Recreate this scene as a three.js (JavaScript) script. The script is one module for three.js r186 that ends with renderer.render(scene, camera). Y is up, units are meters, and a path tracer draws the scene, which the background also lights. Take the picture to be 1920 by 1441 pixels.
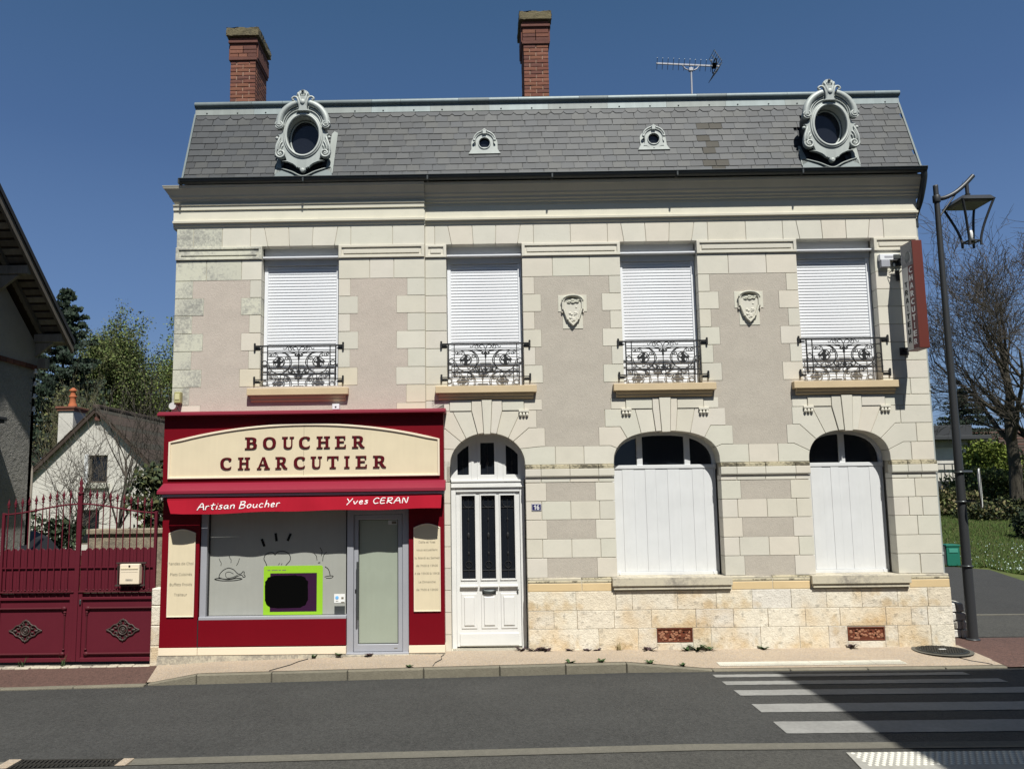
import * as THREE from 'three';
import { mergeGeometries } from 'three/addons/utils/BufferGeometryUtils.js';
import { RoundedBoxGeometry } from 'three/addons/geometries/RoundedBoxGeometry.js';
import { TextGeometry } from 'three/addons/geometries/TextGeometry.js';
import { FontLoader } from 'three/addons/loaders/FontLoader.js';

// ---------------------------------------------------------------- camera, sky, sun, exposure
const scene = new THREE.Scene();
const camera = new THREE.PerspectiveCamera(2 * Math.atan(720.5 / 1440) * 180 / Math.PI, 1920 / 1441, 0.1, 600);
camera.position.set(0, 2.38, 12);
camera.rotation.order = 'YXZ';
camera.rotation.set(6.4 * Math.PI / 180, 0.5 * Math.PI / 180, -0.013);
camera.setViewOffset(1920, 1441, 70, -40.5, 1920, 1441);      // lens shift: the photograph's optical axis is left of and below its middle

const EXPOSURE = 1.6;
const SUN = new THREE.Vector3(0.25, 1.6, 1).normalize();
{ // clear spring sky, computed: deep blue overhead, paler towards the horizon, brighter round the sun
  const W = 512, H = 256, data = new Float32Array(W * H * 4);
  const stops = [[-90, .10, .10, .09], [-4, .14, .15, .15], [0, .27, .36, .50], [5, .205, .325, .51], [13, .130, .232, .445], [24, .072, .145, .312], [34, .050, .115, .240], [60, .040, .095, .200], [90, .034, .080, .175]];
  for (let j = 0; j < H; j++) for (let i = 0; i < W; i++) {
    const el = (j + .5) / H * 180 - 90, az = ((i + .5) / W - .5) * 2 * Math.PI;
    let k = 0; while (k < stops.length - 2 && el > stops[k + 1][0]) k++;
    const a = stops[k], b = stops[k + 1], t = Math.min(1, Math.max(0, (el - a[0]) / (b[0] - a[0])));
    const e = el * Math.PI / 180, d = new THREE.Vector3(Math.cos(e) * Math.cos(az), Math.sin(e), Math.cos(e) * Math.sin(az));
    const g = Math.pow(Math.max(0, d.dot(SUN)), 6) * .16;
    const o = (j * W + i) * 4;
    for (let c = 0; c < 3; c++) data[o + c] = (a[1 + c] + (b[1 + c] - a[1 + c]) * t + (el > 0 ? g : 0)) / EXPOSURE;
    data[o + 3] = 1;
  }
  const sky = new THREE.DataTexture(data, W, H, THREE.RGBAFormat, THREE.FloatType);
  sky.mapping = THREE.EquirectangularReflectionMapping; sky.magFilter = sky.minFilter = THREE.LinearFilter; sky.needsUpdate = true;
  scene.background = sky; scene.environment = sky;
}
const sun = new THREE.DirectionalLight(new THREE.Color().setRGB(1, .985, .925), 4.25);
sun.position.copy(SUN).multiplyScalar(60); sun.castShadow = true; sun.shadow.mapSize.set(4096, 4096); sun.shadow.radius = 1;
Object.assign(sun.shadow.camera, { left: -30, right: 30, top: 30, bottom: -30, near: 1, far: 140 });
scene.add(sun, sun.target);

const renderer = new THREE.WebGLRenderer({ antialias: true });
renderer.toneMapping = THREE.LinearToneMapping;
renderer.toneMappingExposure = EXPOSURE;
renderer.shadowMap.enabled = true;

// ---------------------------------------------------------------- helpers
function rng(seed) { let a = seed >>> 0; return () => { a = (a + 0x6D2B79F5) | 0; let t = Math.imul(a ^ (a >>> 15), 1 | a); t = (t + Math.imul(t ^ (t >>> 7), 61 | t)) ^ t; return ((t ^ (t >>> 14)) >>> 0) / 4294967296; }; }
const R0 = rng(7);
const lerp = (a, b, t) => a + (b - a) * t, clamp = (x, a, b) => Math.min(b, Math.max(a, x)), smooth = (a, b, x) => { const t = clamp((x - a) / (b - a), 0, 1); return t * t * (3 - 2 * t); };
function lattice(seed) { const r = rng(seed), t = new Float32Array(4096); for (let i = 0; i < 4096; i++) t[i] = r(); return t; }
const LAT = [1, 2, 3, 4, 5, 6].map((s) => lattice(s * 911));
function vnoise(u, v, f, s = 0) {          // tileable value noise, f cells per tile
  const x = u * f, y = v * f, x0 = Math.floor(x), y0 = Math.floor(y), L = LAT[s % 6];
  const h = (i, j) => L[(((i % f + f) % f) * 73 + ((j % f + f) % f) * 151 + s * 37) & 4095];
  const fx = x - x0, fy = y - y0, sx = fx * fx * (3 - 2 * fx), sy = fy * fy * (3 - 2 * fy);
  return lerp(lerp(h(x0, y0), h(x0 + 1, y0), sx), lerp(h(x0, y0 + 1), h(x0 + 1, y0 + 1), sx), sy);
}
function fbm(u, v, f, oct, s = 0) { let a = 0, w = .5, n = 0; for (let i = 0; i < oct; i++) { a += w * vnoise(u, v, f, s + i); n += w; w *= .55; f *= 2; } return a / n; }
const toS = (x) => x <= .0031308 ? 12.92 * x : 1.055 * Math.pow(x, 1 / 2.4) - .055;
function texture(size, metres, f, data = false) {   // f(u, v) -> linear [r,g,b] or a grey value; one tile covers metres
  const d = new Uint8Array(size * size * 4);
  for (let j = 0; j < size; j++) for (let i = 0; i < size; i++) {
    let c = f(i / size, j / size); if (typeof c === 'number') c = [c, c, c];
    const o = (j * size + i) * 4;
    for (let k = 0; k < 3; k++) d[o + k] = clamp(Math.round(255 * (data ? c[k] : toS(clamp(c[k], 0, 1)))), 0, 255);
    d[o + 3] = 255;
  }
  const t = new THREE.DataTexture(d, size, size);
  t.wrapS = t.wrapT = THREE.RepeatWrapping; t.magFilter = THREE.LinearFilter; t.minFilter = THREE.LinearMipmapLinearFilter; t.generateMipmaps = true;
  if (!data) t.colorSpace = THREE.SRGBColorSpace;
  t.repeat.set(1 / metres, 1 / metres); t.needsUpdate = true; return t;
}
const M = {};
const lin = (r, g, b) => new THREE.Color().setRGB(r, g, b);
function mat(r, g, b, o = {}) { return new THREE.MeshStandardMaterial({ color: lin(r, g, b), roughness: .8, ...o }); }

function uvMetres(g) {                     // uv in metres from the dominant axis of each face
  if (g.index) g = g.toNonIndexed();
  const p = g.attributes.position, n = g.attributes.normal, uv = new Float32Array(p.count * 2);
  for (let i = 0; i < p.count; i += 3) {
    let ax = 0, ay = 0, az = 0;
    for (let k = 0; k < 3; k++) { ax += Math.abs(n.getX(i + k)); ay += Math.abs(n.getY(i + k)); az += Math.abs(n.getZ(i + k)); }
    for (let k = 0; k < 3; k++) {
      const x = p.getX(i + k), y = p.getY(i + k), z = p.getZ(i + k), o = (i + k) * 2;
      if (az >= ax && az >= ay) { uv[o] = x; uv[o + 1] = y; } else if (ax >= ay) { uv[o] = z; uv[o + 1] = y; } else { uv[o] = x; uv[o + 1] = z; }
    }
  }
  g.setAttribute('uv', new THREE.BufferAttribute(uv, 2)); return g;
}
const clean = (g) => { if (g.index) g = g.toNonIndexed(); for (const k of Object.keys(g.attributes)) if (!['position', 'normal', 'uv'].includes(k)) g.deleteAttribute(k); if (!g.attributes.uv) g = uvMetres(g); g.morphAttributes = {}; return g; };
const merge = (a) => a.length === 1 ? a[0] : mergeGeometries(a.map(clean));
function B(x0, x1, y0, y1, z0, z1) { const g = new THREE.BoxGeometry(x1 - x0, y1 - y0, z1 - z0); g.translate((x0 + x1) / 2, (y0 + y1) / 2, (z0 + z1) / 2); return uvMetres(g); }
function RB(x0, x1, y0, y1, z0, z1, r = .006, s = 1) { const g = new RoundedBoxGeometry(x1 - x0, y1 - y0, z1 - z0, s, Math.min(r, (x1 - x0) / 2.01, (y1 - y0) / 2.01, (z1 - z0) / 2.01)); g.translate((x0 + x1) / 2, (y0 + y1) / 2, (z0 + z1) / 2); return uvMetres(g); }
const shapeOf = (pts) => new THREE.Shape(pts.map((p) => new THREE.Vector2(p[0], p[1])));
function EX(pts, z0, z1, bevel = 0, holes = []) {      // polygon in x,y extruded from z0 to z1
  const s = pts instanceof THREE.Shape ? pts : shapeOf(pts); for (const h of holes) s.holes.push(new THREE.Path(h.map((p) => new THREE.Vector2(p[0], p[1]))));
  const g = new THREE.ExtrudeGeometry(s, { depth: z1 - z0 - 2 * bevel, bevelEnabled: bevel > 0, bevelSize: bevel, bevelThickness: bevel, bevelOffset: -bevel, bevelSegments: 1, curveSegments: 12 });
  g.translate(0, 0, z0 + bevel); return g;
}
function block(pts, front, depth = .2, joint = .0042, bevel = .003) {   // a dressed stone: joint on every side, arris taken off
  const g = new THREE.ExtrudeGeometry(shapeOf(pts), { depth: depth - 2 * bevel, bevelEnabled: true, bevelSize: bevel, bevelThickness: bevel, bevelOffset: -(bevel + joint), bevelSegments: 1 });
  g.translate(0, 0, front - depth + bevel); return g;
}
const rect = (x0, x1, y0, y1) => [[x0, y0], [x1, y0], [x1, y1], [x0, y1]];
function tube(pts, r, seg = 0, rad = 6, closed = false) {
  const c = new THREE.CatmullRomCurve3(pts.map((p) => new THREE.Vector3(p[0], p[1], p[2] ?? 0)), closed, 'centripetal');
  return new THREE.TubeGeometry(c, seg || pts.length * 3, r, rad, closed);
}
function rod(a, b, r0, r1 = r0, seg = 8) {
  const A = new THREE.Vector3(...a), Bv = new THREE.Vector3(...b), d = Bv.clone().sub(A), g = new THREE.CylinderGeometry(r1, r0, d.length(), seg);
  g.applyQuaternion(new THREE.Quaternion().setFromUnitVectors(new THREE.Vector3(0, 1, 0), d.normalize())); g.translate((A.x + Bv.x) / 2, (A.y + Bv.y) / 2, (A.z + Bv.z) / 2); return g;
}
function bar(a, b, w, h = w) {              // square bar between two points
  const A = new THREE.Vector3(...a), Bv = new THREE.Vector3(...b), d = Bv.clone().sub(A), g = new THREE.BoxGeometry(w, d.length(), h);
  g.applyQuaternion(new THREE.Quaternion().setFromUnitVectors(new THREE.Vector3(0, 1, 0), d.normalize())); g.translate((A.x + Bv.x) / 2, (A.y + Bv.y) / 2, (A.z + Bv.z) / 2); return g;
}
function ball(x, y, z, r, sx = 1, sy = 1, sz = 1, w = 12, h = 8) { const g = new THREE.SphereGeometry(r, w, h); g.scale(sx, sy, sz); g.translate(x, y, z); return g; }
function lathe(pts, x, y, z, seg = 20) { const g = new THREE.LatheGeometry(pts.map((p) => new THREE.Vector2(p[0], p[1])), seg); g.translate(x, y, z); return g; }
function profileX(pts, x0, x1) {            // profile [z, y] swept along x, closed
  const s = shapeOf(pts.map(([z, y]) => [z, y])), g = new THREE.ExtrudeGeometry(s, { depth: x1 - x0, bevelEnabled: false });
  g.rotateY(Math.PI / 2); g.scale(1, 1, -1); g.translate(x0, 0, 0);                    // shape x -> world z, extrusion -> world x
  // the scale mirrored the winding: turn the triangles back
  const q = g.index ? g.toNonIndexed() : g, p = q.attributes.position;
  for (let i = 0; i < p.count; i += 3) { const a = [p.getX(i), p.getY(i), p.getZ(i)], b = [p.getX(i + 1), p.getY(i + 1), p.getZ(i + 1)]; p.setXYZ(i, ...b); p.setXYZ(i + 1, ...a); }
  q.computeVertexNormals(); return uvMetres(q);
}
function spiral(cx, cy, r0, r1, a0, turns, z, n = 16) { const o = []; for (let i = 0; i <= n; i++) { const t = i / n, r = lerp(r0, r1, t), a = a0 + turns * 2 * Math.PI * t; o.push([cx + r * Math.cos(a), cy + r * Math.sin(a), z]); } return o; }
function arcPts(cx, cy, rx, ry, a0, a1, n) { const o = []; for (let i = 0; i <= n; i++) { const a = lerp(a0, a1, i / n); o.push([cx + rx * Math.cos(a), cy + ry * Math.sin(a)]); } return o; }

const used = new Map();
function numbered(name) { const n = used.get(name) ?? 0; used.set(name, n + 1); return n ? name + '_' + String(n).padStart(3, '0') : name; }
function shade(o) { o.castShadow = true; o.receiveShadow = true; return o; }
function part(name, geos, material, parent) { const o = shade(new THREE.Mesh(Array.isArray(geos) ? merge(geos) : geos, material)); o.name = name; parent.add(o); return o; }
function group(name, parent, pos = [0, 0, 0]) { const o = new THREE.Group(); o.name = name; o.position.set(...pos); parent.add(o); return o; }
function thing(name, label, category, pos = [0, 0, 0], grp) { const o = new THREE.Group(); o.name = numbered(name); o.position.set(...pos); o.userData = { label, category }; if (grp) o.userData.group = grp; scene.add(o); return o; }
function tag(o, label, category, grp, kind) { Object.assign(o.userData, { label, category }); if (grp) o.userData.group = grp; if (kind) o.userData.kind = kind; return o; }
function single(name, geos, material, label, category, grp) { const o = part(numbered(name), geos, material, scene); return tag(o, label, category, grp); }
function structure(name, geos, material, label) { const o = part(numbered(name), geos, material, scene); o.userData.kind = 'structure'; if (label) o.userData.label = label; return o; }
// ---------------------------------------------------------------- materials (base colours in linear light)
const fineGrain = texture(512, 1.6, (u, v) => { const a = fbm(u, v, 6, 4, 1), b = vnoise(u, v, 128, 2), c = vnoise(u, v, 256, 3); const pit = b > .955 ? .82 : 1; return [(.86 + .14 * a + .03 * (c - .5)) * pit, (.86 + .13 * a + .03 * (c - .5)) * pit, (.84 + .13 * a + .03 * (c - .5)) * pit * .99]; });
const fineBump = texture(512, 1.6, (u, v) => .5 + .3 * (vnoise(u, v, 200, 1) - .5) + .4 * (fbm(u, v, 40, 3, 2) - .5), true);
const dirtyStone = texture(512, 1.3, (u, v) => { const a = fbm(u, v, 4, 5, 2), b = fbm(u, v, 20, 4, 4); const f = fbm(u, v, 64, 3, 5); const d = smooth(.40, .74, a * .45 + b * .25 + f * .3); const k = lerp(.97, .50, d); return [k, k * 1.0, k * lerp(.98, 1.06, d)]; });
const moldTex = texture(512, 1.1, (u, v) => { const a = fbm(u, v * 2, 6, 4, 3), b = fbm(u, v, 48, 4, 1); const d = smooth(.40, .66, a * .55 + b * .45); const k = lerp(.92, .20, d); return [k, k * .96, k * .86]; });
const roughcast = texture(512, .9, (u, v) => { const a = fbm(u, v, 5, 3, 3), b = vnoise(u, v, 90, 1), c = vnoise(u, v, 170, 4); const k = .8 + .12 * a + .10 * (b - .5) + .10 * (c - .5); return [k, k * .995, k * .985]; });
const roughBump = texture(512, .9, (u, v) => .5 * vnoise(u, v, 90, 1) + .5 * vnoise(u, v, 170, 4), true);
const plinthTex = texture(1024, 2.7, (u, v) => { const a = fbm(u, v, 5, 4, 1), b = fbm(u, v, 40, 4, 2), c = fbm(u * 1, v, 14, 4, 4); const o = smooth(.48, .80, a), p = smooth(.60, .74, b); const w = smooth(.52, .70, c); const st = smooth(.56, .74, fbm(u + .37, v + .21, 9, 5, 3)); let r = lerp(.94, .84, o), g = lerp(.93, .74, o), bl = lerp(.90, .60, o); r *= lerp(1, .86, st); g *= lerp(1, .78, st); bl *= lerp(1, .66, st); const k = (1 - .30 * smooth(.66, .78, b)) * lerp(.97, 1.04, w) * (.93 + .14 * vnoise(u, v, 128, 5)); return [r * k, g * k, bl * k]; });
const plinthBump = texture(1024, 2.7, (u, v) => { const b = fbm(u, v, 40, 4, 2), c = fbm(u, v, 14, 4, 4); return .6 + .5 * (b - .5) + .3 * (c - .5) + .25 * (vnoise(u, v, 256, 3) - .5); }, true);
const slateTex = texture(512, 1.7, (u, v) => { const a = fbm(u, v, 8, 4, 4), b = fbm(u, v, 50, 3, 1); const l = smooth(.60, .74, fbm(u, v, 24, 4, 5)); const k = .62 + .35 * a + .16 * (b - .5); return [lerp(k, .98, l * .6), lerp(k, .96, l * .6), lerp(k, .84, l * .6)]; });
const asphaltTex = texture(1024, 2.2, (u, v) => { const a = fbm(u, v, 4, 4, 1), b = vnoise(u, v, 200, 2), c = vnoise(u, v, 400, 3); const chip = c > .9 ? .45 : 0; const m = vnoise(u, v, 64, 4), n = vnoise(u, v, 110, 5); const k = .62 + .24 * a + .5 * (b - .5) + .22 * (m - .5) + .26 * (n - .5) + chip; return [k, k * .99, k * .95]; });
const asphaltBump = texture(1024, 2.2, (u, v) => .5 * vnoise(u, v, 200, 2) + .5 * vnoise(u, v, 400, 3), true);
const aggregate = texture(1024, 1.5, (u, v) => { const a = fbm(u, v, 4, 4, 2), b = vnoise(u, v, 150, 1), c = vnoise(u, v, 240, 4), d = vnoise(u, v, 150, 5); const k = .72 + .16 * a + .38 * (b - .5) + .2 * (c - .5); const w = (d - .5) * .25; return [k * (1 + w * .5), k, k * (1 - w)]; });
const zincTex = texture(512, 1.4, (u, v) => { const a = fbm(u, v, 5, 4, 2), s = vnoise(u, v * .15 + .3, 40, 3); const k = .72 + .2 * a + .12 * (s - .5); return [k * .98, k, k * 1.0]; });
const rustTex = texture(256, .5, (u, v) => { const a = fbm(u, v, 8, 4, 1), b = fbm(u, v, 20, 3, 4); const l = smooth(.58, .66, b); const k = .35 + .5 * a; return [lerp(k, .95, l), lerp(k * .75, .72, l), lerp(k * .6, .55, l)]; });
const paintGrime = texture(512, 1.2, (u, v) => { const a = fbm(u, v, 5, 4, 3), st = vnoise(u, v * .08, 40, 1); const k = .86 + .1 * a + .03 * (st - .5); return [k, k, k * .99]; });
const woodTex = texture(512, .8, (u, v) => { const g = fbm(u * 1, v * .12, 30, 4, 2), b = fbm(u, v, 4, 3, 1); const k = .55 + .5 * g * .8 + .2 * (b - .5); return [k, k * .97, k * .92]; });
const barkTex = texture(512, .7, (u, v) => { const r = fbm(u, v * .3, 24, 4, 2), l = smooth(.58, .7, fbm(u, v, 9, 4, 5)); const k = .35 + .6 * r; return [lerp(k, .95, l * .5), lerp(k * .95, .98, l * .5), lerp(k * .85, .85, l * .5)]; });
const grassTex = texture(512, 3, (u, v) => { const a = fbm(u, v, 6, 4, 1), b = fbm(u, v, 60, 3, 2); const k = .55 + .5 * a + .5 * (b - .5); return [k * lerp(.8, 1.15, a), k, k * .7]; });
const wallTex = texture(512, 1.4, (u, v) => { const a = fbm(u, v, 4, 4, 2), b = fbm(u, v, 48, 3, 1); const k = .72 + .25 * a + .25 * (b - .5); return [k, k * .99, k * .96]; });

const stoneBase = [[.600, .572, .500], [.588, .566, .500], [.612, .566, .492], [.582, .564, .490], [.622, .592, .520], [.565, .540, .475], [.604, .566, .505], [.590, .556, .478]];
M.stones = stoneBase.map((c) => mat(...c, { map: fineGrain, bumpMap: fineBump, bumpScale: .0012, roughness: .92 }));
M.stoneWarm = mat(.62, .56, .45, { map: fineGrain, bumpMap: fineBump, bumpScale: .0012, roughness: .92 });
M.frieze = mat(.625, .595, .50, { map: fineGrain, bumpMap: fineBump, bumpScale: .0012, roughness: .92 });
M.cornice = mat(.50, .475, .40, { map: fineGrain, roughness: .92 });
M.stoneDirty = [[.53, .52, .43], [.50, .49, .41], [.56, .545, .45]].map((c) => mat(...c, { map: dirtyStone, bumpMap: fineBump, bumpScale: .0025, roughness: .95 }));
M.mold = mat(.50, .46, .35, { map: moldTex, bumpMap: fineBump, bumpScale: .003, roughness: .95 });
M.sillStone = mat(.56, .44, .285, { map: fineGrain, bumpMap: fineBump, bumpScale: .002, roughness: .9 });
M.sillGrey = mat(.50, .45, .35, { map: dirtyStone, bumpMap: fineBump, bumpScale: .002, roughness: .9 });
M.mortar = mat(.46, .425, .35, { map: fineGrain, roughness: .95 });
M.render = mat(.475, .430, .368, { map: roughcast, bumpMap: roughBump, bumpScale: .0025, roughness: .97 });
M.renderPink = mat(.515, .450, .390, { map: roughcast, bumpMap: roughBump, bumpScale: .0025, roughness: .97 });
M.plinths = [[.69, .635, .53], [.67, .61, .51], [.68, .605, .485], [.66, .615, .535], [.70, .645, .545], [.655, .58, .46], [.65, .615, .56]].map((c) => mat(...c, { map: plinthTex, bumpMap: plinthBump, bumpScale: .014, roughness: .95 }));
M.band = mat(.62, .47, .27, { map: fineGrain, bumpMap: fineBump, bumpScale: .002, roughness: .9 });
M.slates = [[.031, .035, .040], [.024, .028, .033], [.046, .049, .051], [.029, .034, .041], [.042, .044, .043], [.019, .022, .026]].map((c) => mat(...c, { map: slateTex, roughness: .62 }));
M.slateBrown = mat(.046, .040, .027, { map: slateTex, roughness: .75 });
M.slateDark = mat(.03, .032, .035, { roughness: .8 });
M.zincRidge = mat(.185, .225, .23, { map: zincTex, roughness: .5, metalness: .15 });
M.zincFlash = mat(.285, .325, .32, { map: zincTex, roughness: .55, metalness: .1 });
M.zincDull = mat(.15, .18, .18, { map: zincTex, roughness: .6 });
M.zincMid = mat(.27, .29, .27, { map: zincTex, roughness: .6 });
M.zinc = mat(.43, .45, .425, { map: zincTex, roughness: .55, metalness: .15 });
M.zincPale = mat(.49, .505, .475, { map: zincTex, roughness: .6, metalness: .1 });
M.gutter = mat(.035, .042, .045, { map: zincTex, roughness: .5, metalness: .2 });
M.bricks = [[.200, .078, .050], [.165, .060, .040], [.230, .095, .062], [.140, .056, .042], [.205, .082, .048]].map((c) => mat(...c, { map: wallTex, bumpMap: roughBump, bumpScale: .003, roughness: .95 }));
M.brickMortar = mat(.34, .235, .17, { roughness: .95 });
M.capMoss = mat(.15, .125, .07, { map: dirtyStone, bumpMap: roughBump, bumpScale: .012, roughness: 1 });
M.glass = new THREE.MeshPhysicalMaterial({ color: lin(.010, .012, .016), roughness: .06, metalness: 0, ior: 1.45 });
M.glassOval = new THREE.MeshPhysicalMaterial({ color: lin(.012, .014, .02), roughness: .12 });
M.white = mat(.66, .665, .67, { map: paintGrime, roughness: .5 });
M.whiteDoor = mat(.70, .695, .68, { map: paintGrime, roughness: .42 });
M.whiteShade = mat(.56, .57, .58, { map: paintGrime, roughness: .55 });
M.plastic = mat(.68, .69, .71, { roughness: .45 });
M.iron = mat(.014, .014, .015, { roughness: .6, metalness: .3 });
M.rust = mat(.16, .050, .022, { map: rustTex, bumpMap: roughBump, bumpScale: .004, roughness: .95 });
M.rustPale = mat(.40, .24, .17, { map: rustTex, roughness: 1 });
M.rustDark = mat(.05, .025, .018, { map: rustTex, roughness: .95 });
M.red = new THREE.MeshPhysicalMaterial({ color: lin(.155, .001, .007), map: paintGrime, roughness: .5, specularIntensity: .35 });
M.redCap = mat(.22, .012, .03, { roughness: .5 });
M.awning = new THREE.MeshPhysicalMaterial({ color: lin(.205, .012, .030), roughness: .6, specularIntensity: .5 });
M.cloth = new THREE.MeshPhysicalMaterial({ color: lin(.32, .009, .022), roughness: .9, specularIntensity: .2, map: paintGrime });
M.cream = mat(.70, .60, .42, { map: paintGrime, roughness: .6 });
M.creamEdge = mat(.72, .62, .47, { roughness: .55 });
M.letterRed = new THREE.MeshPhysicalMaterial({ color: lin(.085, .004, .009), roughness: .7, specularIntensity: .2 });
M.ink = new THREE.MeshPhysicalMaterial({ color: lin(.012, .012, .012), roughness: .9, specularIntensity: .1 });
M.inkGrey = mat(.16, .14, .10, { roughness: .8 });
M.alu = mat(.36, .365, .40, { map: paintGrime, roughness: .45, metalness: .1 });
M.steel = mat(.12, .13, .13, { roughness: .35, metalness: .7 });
M.film = new THREE.MeshPhysicalMaterial({ color: lin(.365, .368, .335), roughness: .3, map: paintGrime, clearcoat: .6, clearcoatRoughness: .05 });
M.filmDoor = new THREE.MeshPhysicalMaterial({ color: lin(.335, .37, .30), roughness: .3, map: paintGrime, clearcoat: .6, clearcoatRoughness: .05 });
M.gasket = mat(.012, .012, .013, { roughness: .6 });
M.green = mat(.26, .50, .020, { roughness: .5 });
M.purple = new THREE.MeshPhysicalMaterial({ color: lin(.030, .006, .030), roughness: .7, specularIntensity: .3 });
M.black = new THREE.MeshPhysicalMaterial({ color: lin(.003, .003, .003), roughness: 1, specularIntensity: 0 });
M.blue = mat(.15, .42, .75, { roughness: .5 });
M.enamel = mat(.020, .018, .10, { roughness: .25 });
M.maroon = new THREE.MeshPhysicalMaterial({ color: lin(.105, .012, .022), map: paintGrime, roughness: .55, specularIntensity: .4 });
M.maroonDark = new THREE.MeshPhysicalMaterial({ color: lin(.080, .012, .018), map: paintGrime, roughness: .55, specularIntensity: .4 });
M.ironBrown = mat(.055, .040, .034, { roughness: .6, metalness: .2 });
M.signRed = mat(.115, .018, .010, { map: paintGrime, roughness: .5 });
M.signWine = mat(.10, .012, .018, { roughness: .5 });
M.signWhite = mat(.60, .60, .58, { map: paintGrime, roughness: .5 });
M.signGrey = mat(.30, .30, .30, { map: dirtyStone, roughness: .6 });
M.lamp = mat(.040, .042, .045, { roughness: .45, metalness: .25 });
M.lampUnder = mat(.16, .165, .14, { roughness: .6 });
M.asphalt = mat(.044, .044, .043, { map: asphaltTex, bumpMap: asphaltBump, bumpScale: .006, roughness: .92 });
M.asphaltOld = mat(.062, .060, .054, { map: asphaltTex, bumpMap: asphaltBump, bumpScale: .008, roughness: .95 });
M.laneAsphalt = mat(.040, .039, .037, { map: asphaltTex, bumpMap: asphaltBump, bumpScale: .008, roughness: .95 });
M.redAsphalt = mat(.110, .058, .046, { map: asphaltTex, bumpMap: asphaltBump, bumpScale: .006, roughness: .95 });
M.pave = mat(.405, .325, .242, { map: aggregate, bumpMap: asphaltBump, bumpScale: .004, roughness: .95 });
M.kerbs = [[.190, .172, .130], [.178, .162, .124], [.198, .178, .134]].map((c) => mat(...c, { map: wallTex, bumpMap: roughBump, bumpScale: .004, roughness: .95 }));
M.gutterStrip = mat(.125, .117, .096, { map: wallTex, bumpMap: roughBump, bumpScale: .004, roughness: .95 });
M.marking = mat(.245, .243, .235, { map: wallTex, roughness: .8 });
M.tactileDark = mat(.36, .35, .32, { map: wallTex, roughness: .8 });
M.tactile = mat(.74, .72, .64, { map: wallTex, roughness: .7 });
M.manhole = mat(.034, .032, .027, { map: wallTex, roughness: .7, metalness: .3 });
M.grass = mat(.075, .095, .022, { map: grassTex, roughness: 1 });
M.barks = mat(.150, .135, .105, { map: barkTex, bumpMap: roughBump, bumpScale: .02, roughness: 1 });
M.barkDark = mat(.085, .075, .060, { map: barkTex, bumpMap: roughBump, bumpScale: .02, roughness: 1 });
M.twig = mat(.070, .058, .046, { roughness: 1 });
M.twigGreen = mat(.15, .135, .080, { roughness: 1 });
M.cottageWall = mat(.60, .575, .53, { map: wallTex, bumpMap: roughBump, bumpScale: .006, roughness: .97 });
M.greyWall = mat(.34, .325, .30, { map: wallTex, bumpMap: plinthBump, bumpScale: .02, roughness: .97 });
M.roofTile = mat(.055, .036, .026, { map: slateTex, roughness: .95 });
M.oldWood = mat(.20, .175, .145, { map: woodTex, roughness: .9 });
M.woodPale = mat(.33, .30, .26, { map: woodTex, roughness: .85 });
M.terracotta = mat(.42, .12, .045, { map: wallTex, roughness: .85 });
M.greenBox = mat(.012, .125, .085, { roughness: .4 });
M.greenPale = mat(.05, .24, .18, { roughness: .4 });
M.porcelain = mat(.75, .75, .73, { roughness: .25 });
M.rubble = [[.62, .60, .56], [.50, .48, .44], [.70, .68, .63]].map((c) => mat(...c, { map: wallTex, bumpMap: plinthBump, bumpScale: .02, roughness: 1 }));
M.yard = mat(.13, .115, .09, { map: aggregate, roughness: 1 });
M.tanWall = mat(.27, .225, .16, { map: dirtyStone, bumpMap: plinthBump, bumpScale: .02, roughness: 1 });
const pick = (a, r = R0) => a[Math.floor(r() * a.length) % a.length];
// ---------------------------------------------------------------- the corner house
const house = thing('town_house', 'two-storey cream stone house with slate mansard roof, red brick chimneys and four iron balconies', 'house');
const UP = 0.05;                                          // the shop bay stands 5 cm forward of the rest
const OPEN = [                                            // wall openings: x0, x1, y0, y1 of the upper windows
  [-3.489, -2.256, 4.03, 6.345], [-.530, .683, 4.03, 6.345], [2.260, 3.487, 4.03, 6.345], [5.080, 6.317, 4.03, 6.345]];
const ARCH = [{ cx: .085, a: .584, rise: .505, n: 2.05, y0: -.05 }, { cx: 2.877, a: .823, rise: .50, n: 2.5, y0: 1.05 }, { cx: 5.715, a: .627, rise: .48, n: 2.5, y0: 1.05 }];
const SPRING = 2.79;
const archY = (A, dx) => SPRING + A.rise * Math.pow(Math.max(0, 1 - Math.pow(Math.abs(dx) / A.a, A.n)), 1 / A.n);
function archOutline(A, grow = 0, y0 = A.y0, n = 28) {    // closed outline of an arched opening
  const o = [[A.cx - A.a - grow, y0], [A.cx + A.a + grow, y0]];
  for (let i = 0; i <= n; i++) { const t = Math.PI * i / n, c = Math.cos(t); const dx = A.a * Math.sign(c) * Math.pow(Math.abs(c), .8); o.push([A.cx + dx * (1 + grow / A.a), archY(A, dx) + grow * (i > 0 && i < n ? 1 : 0)]); }
  return o;
}
const wall = group('wall', house);
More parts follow.
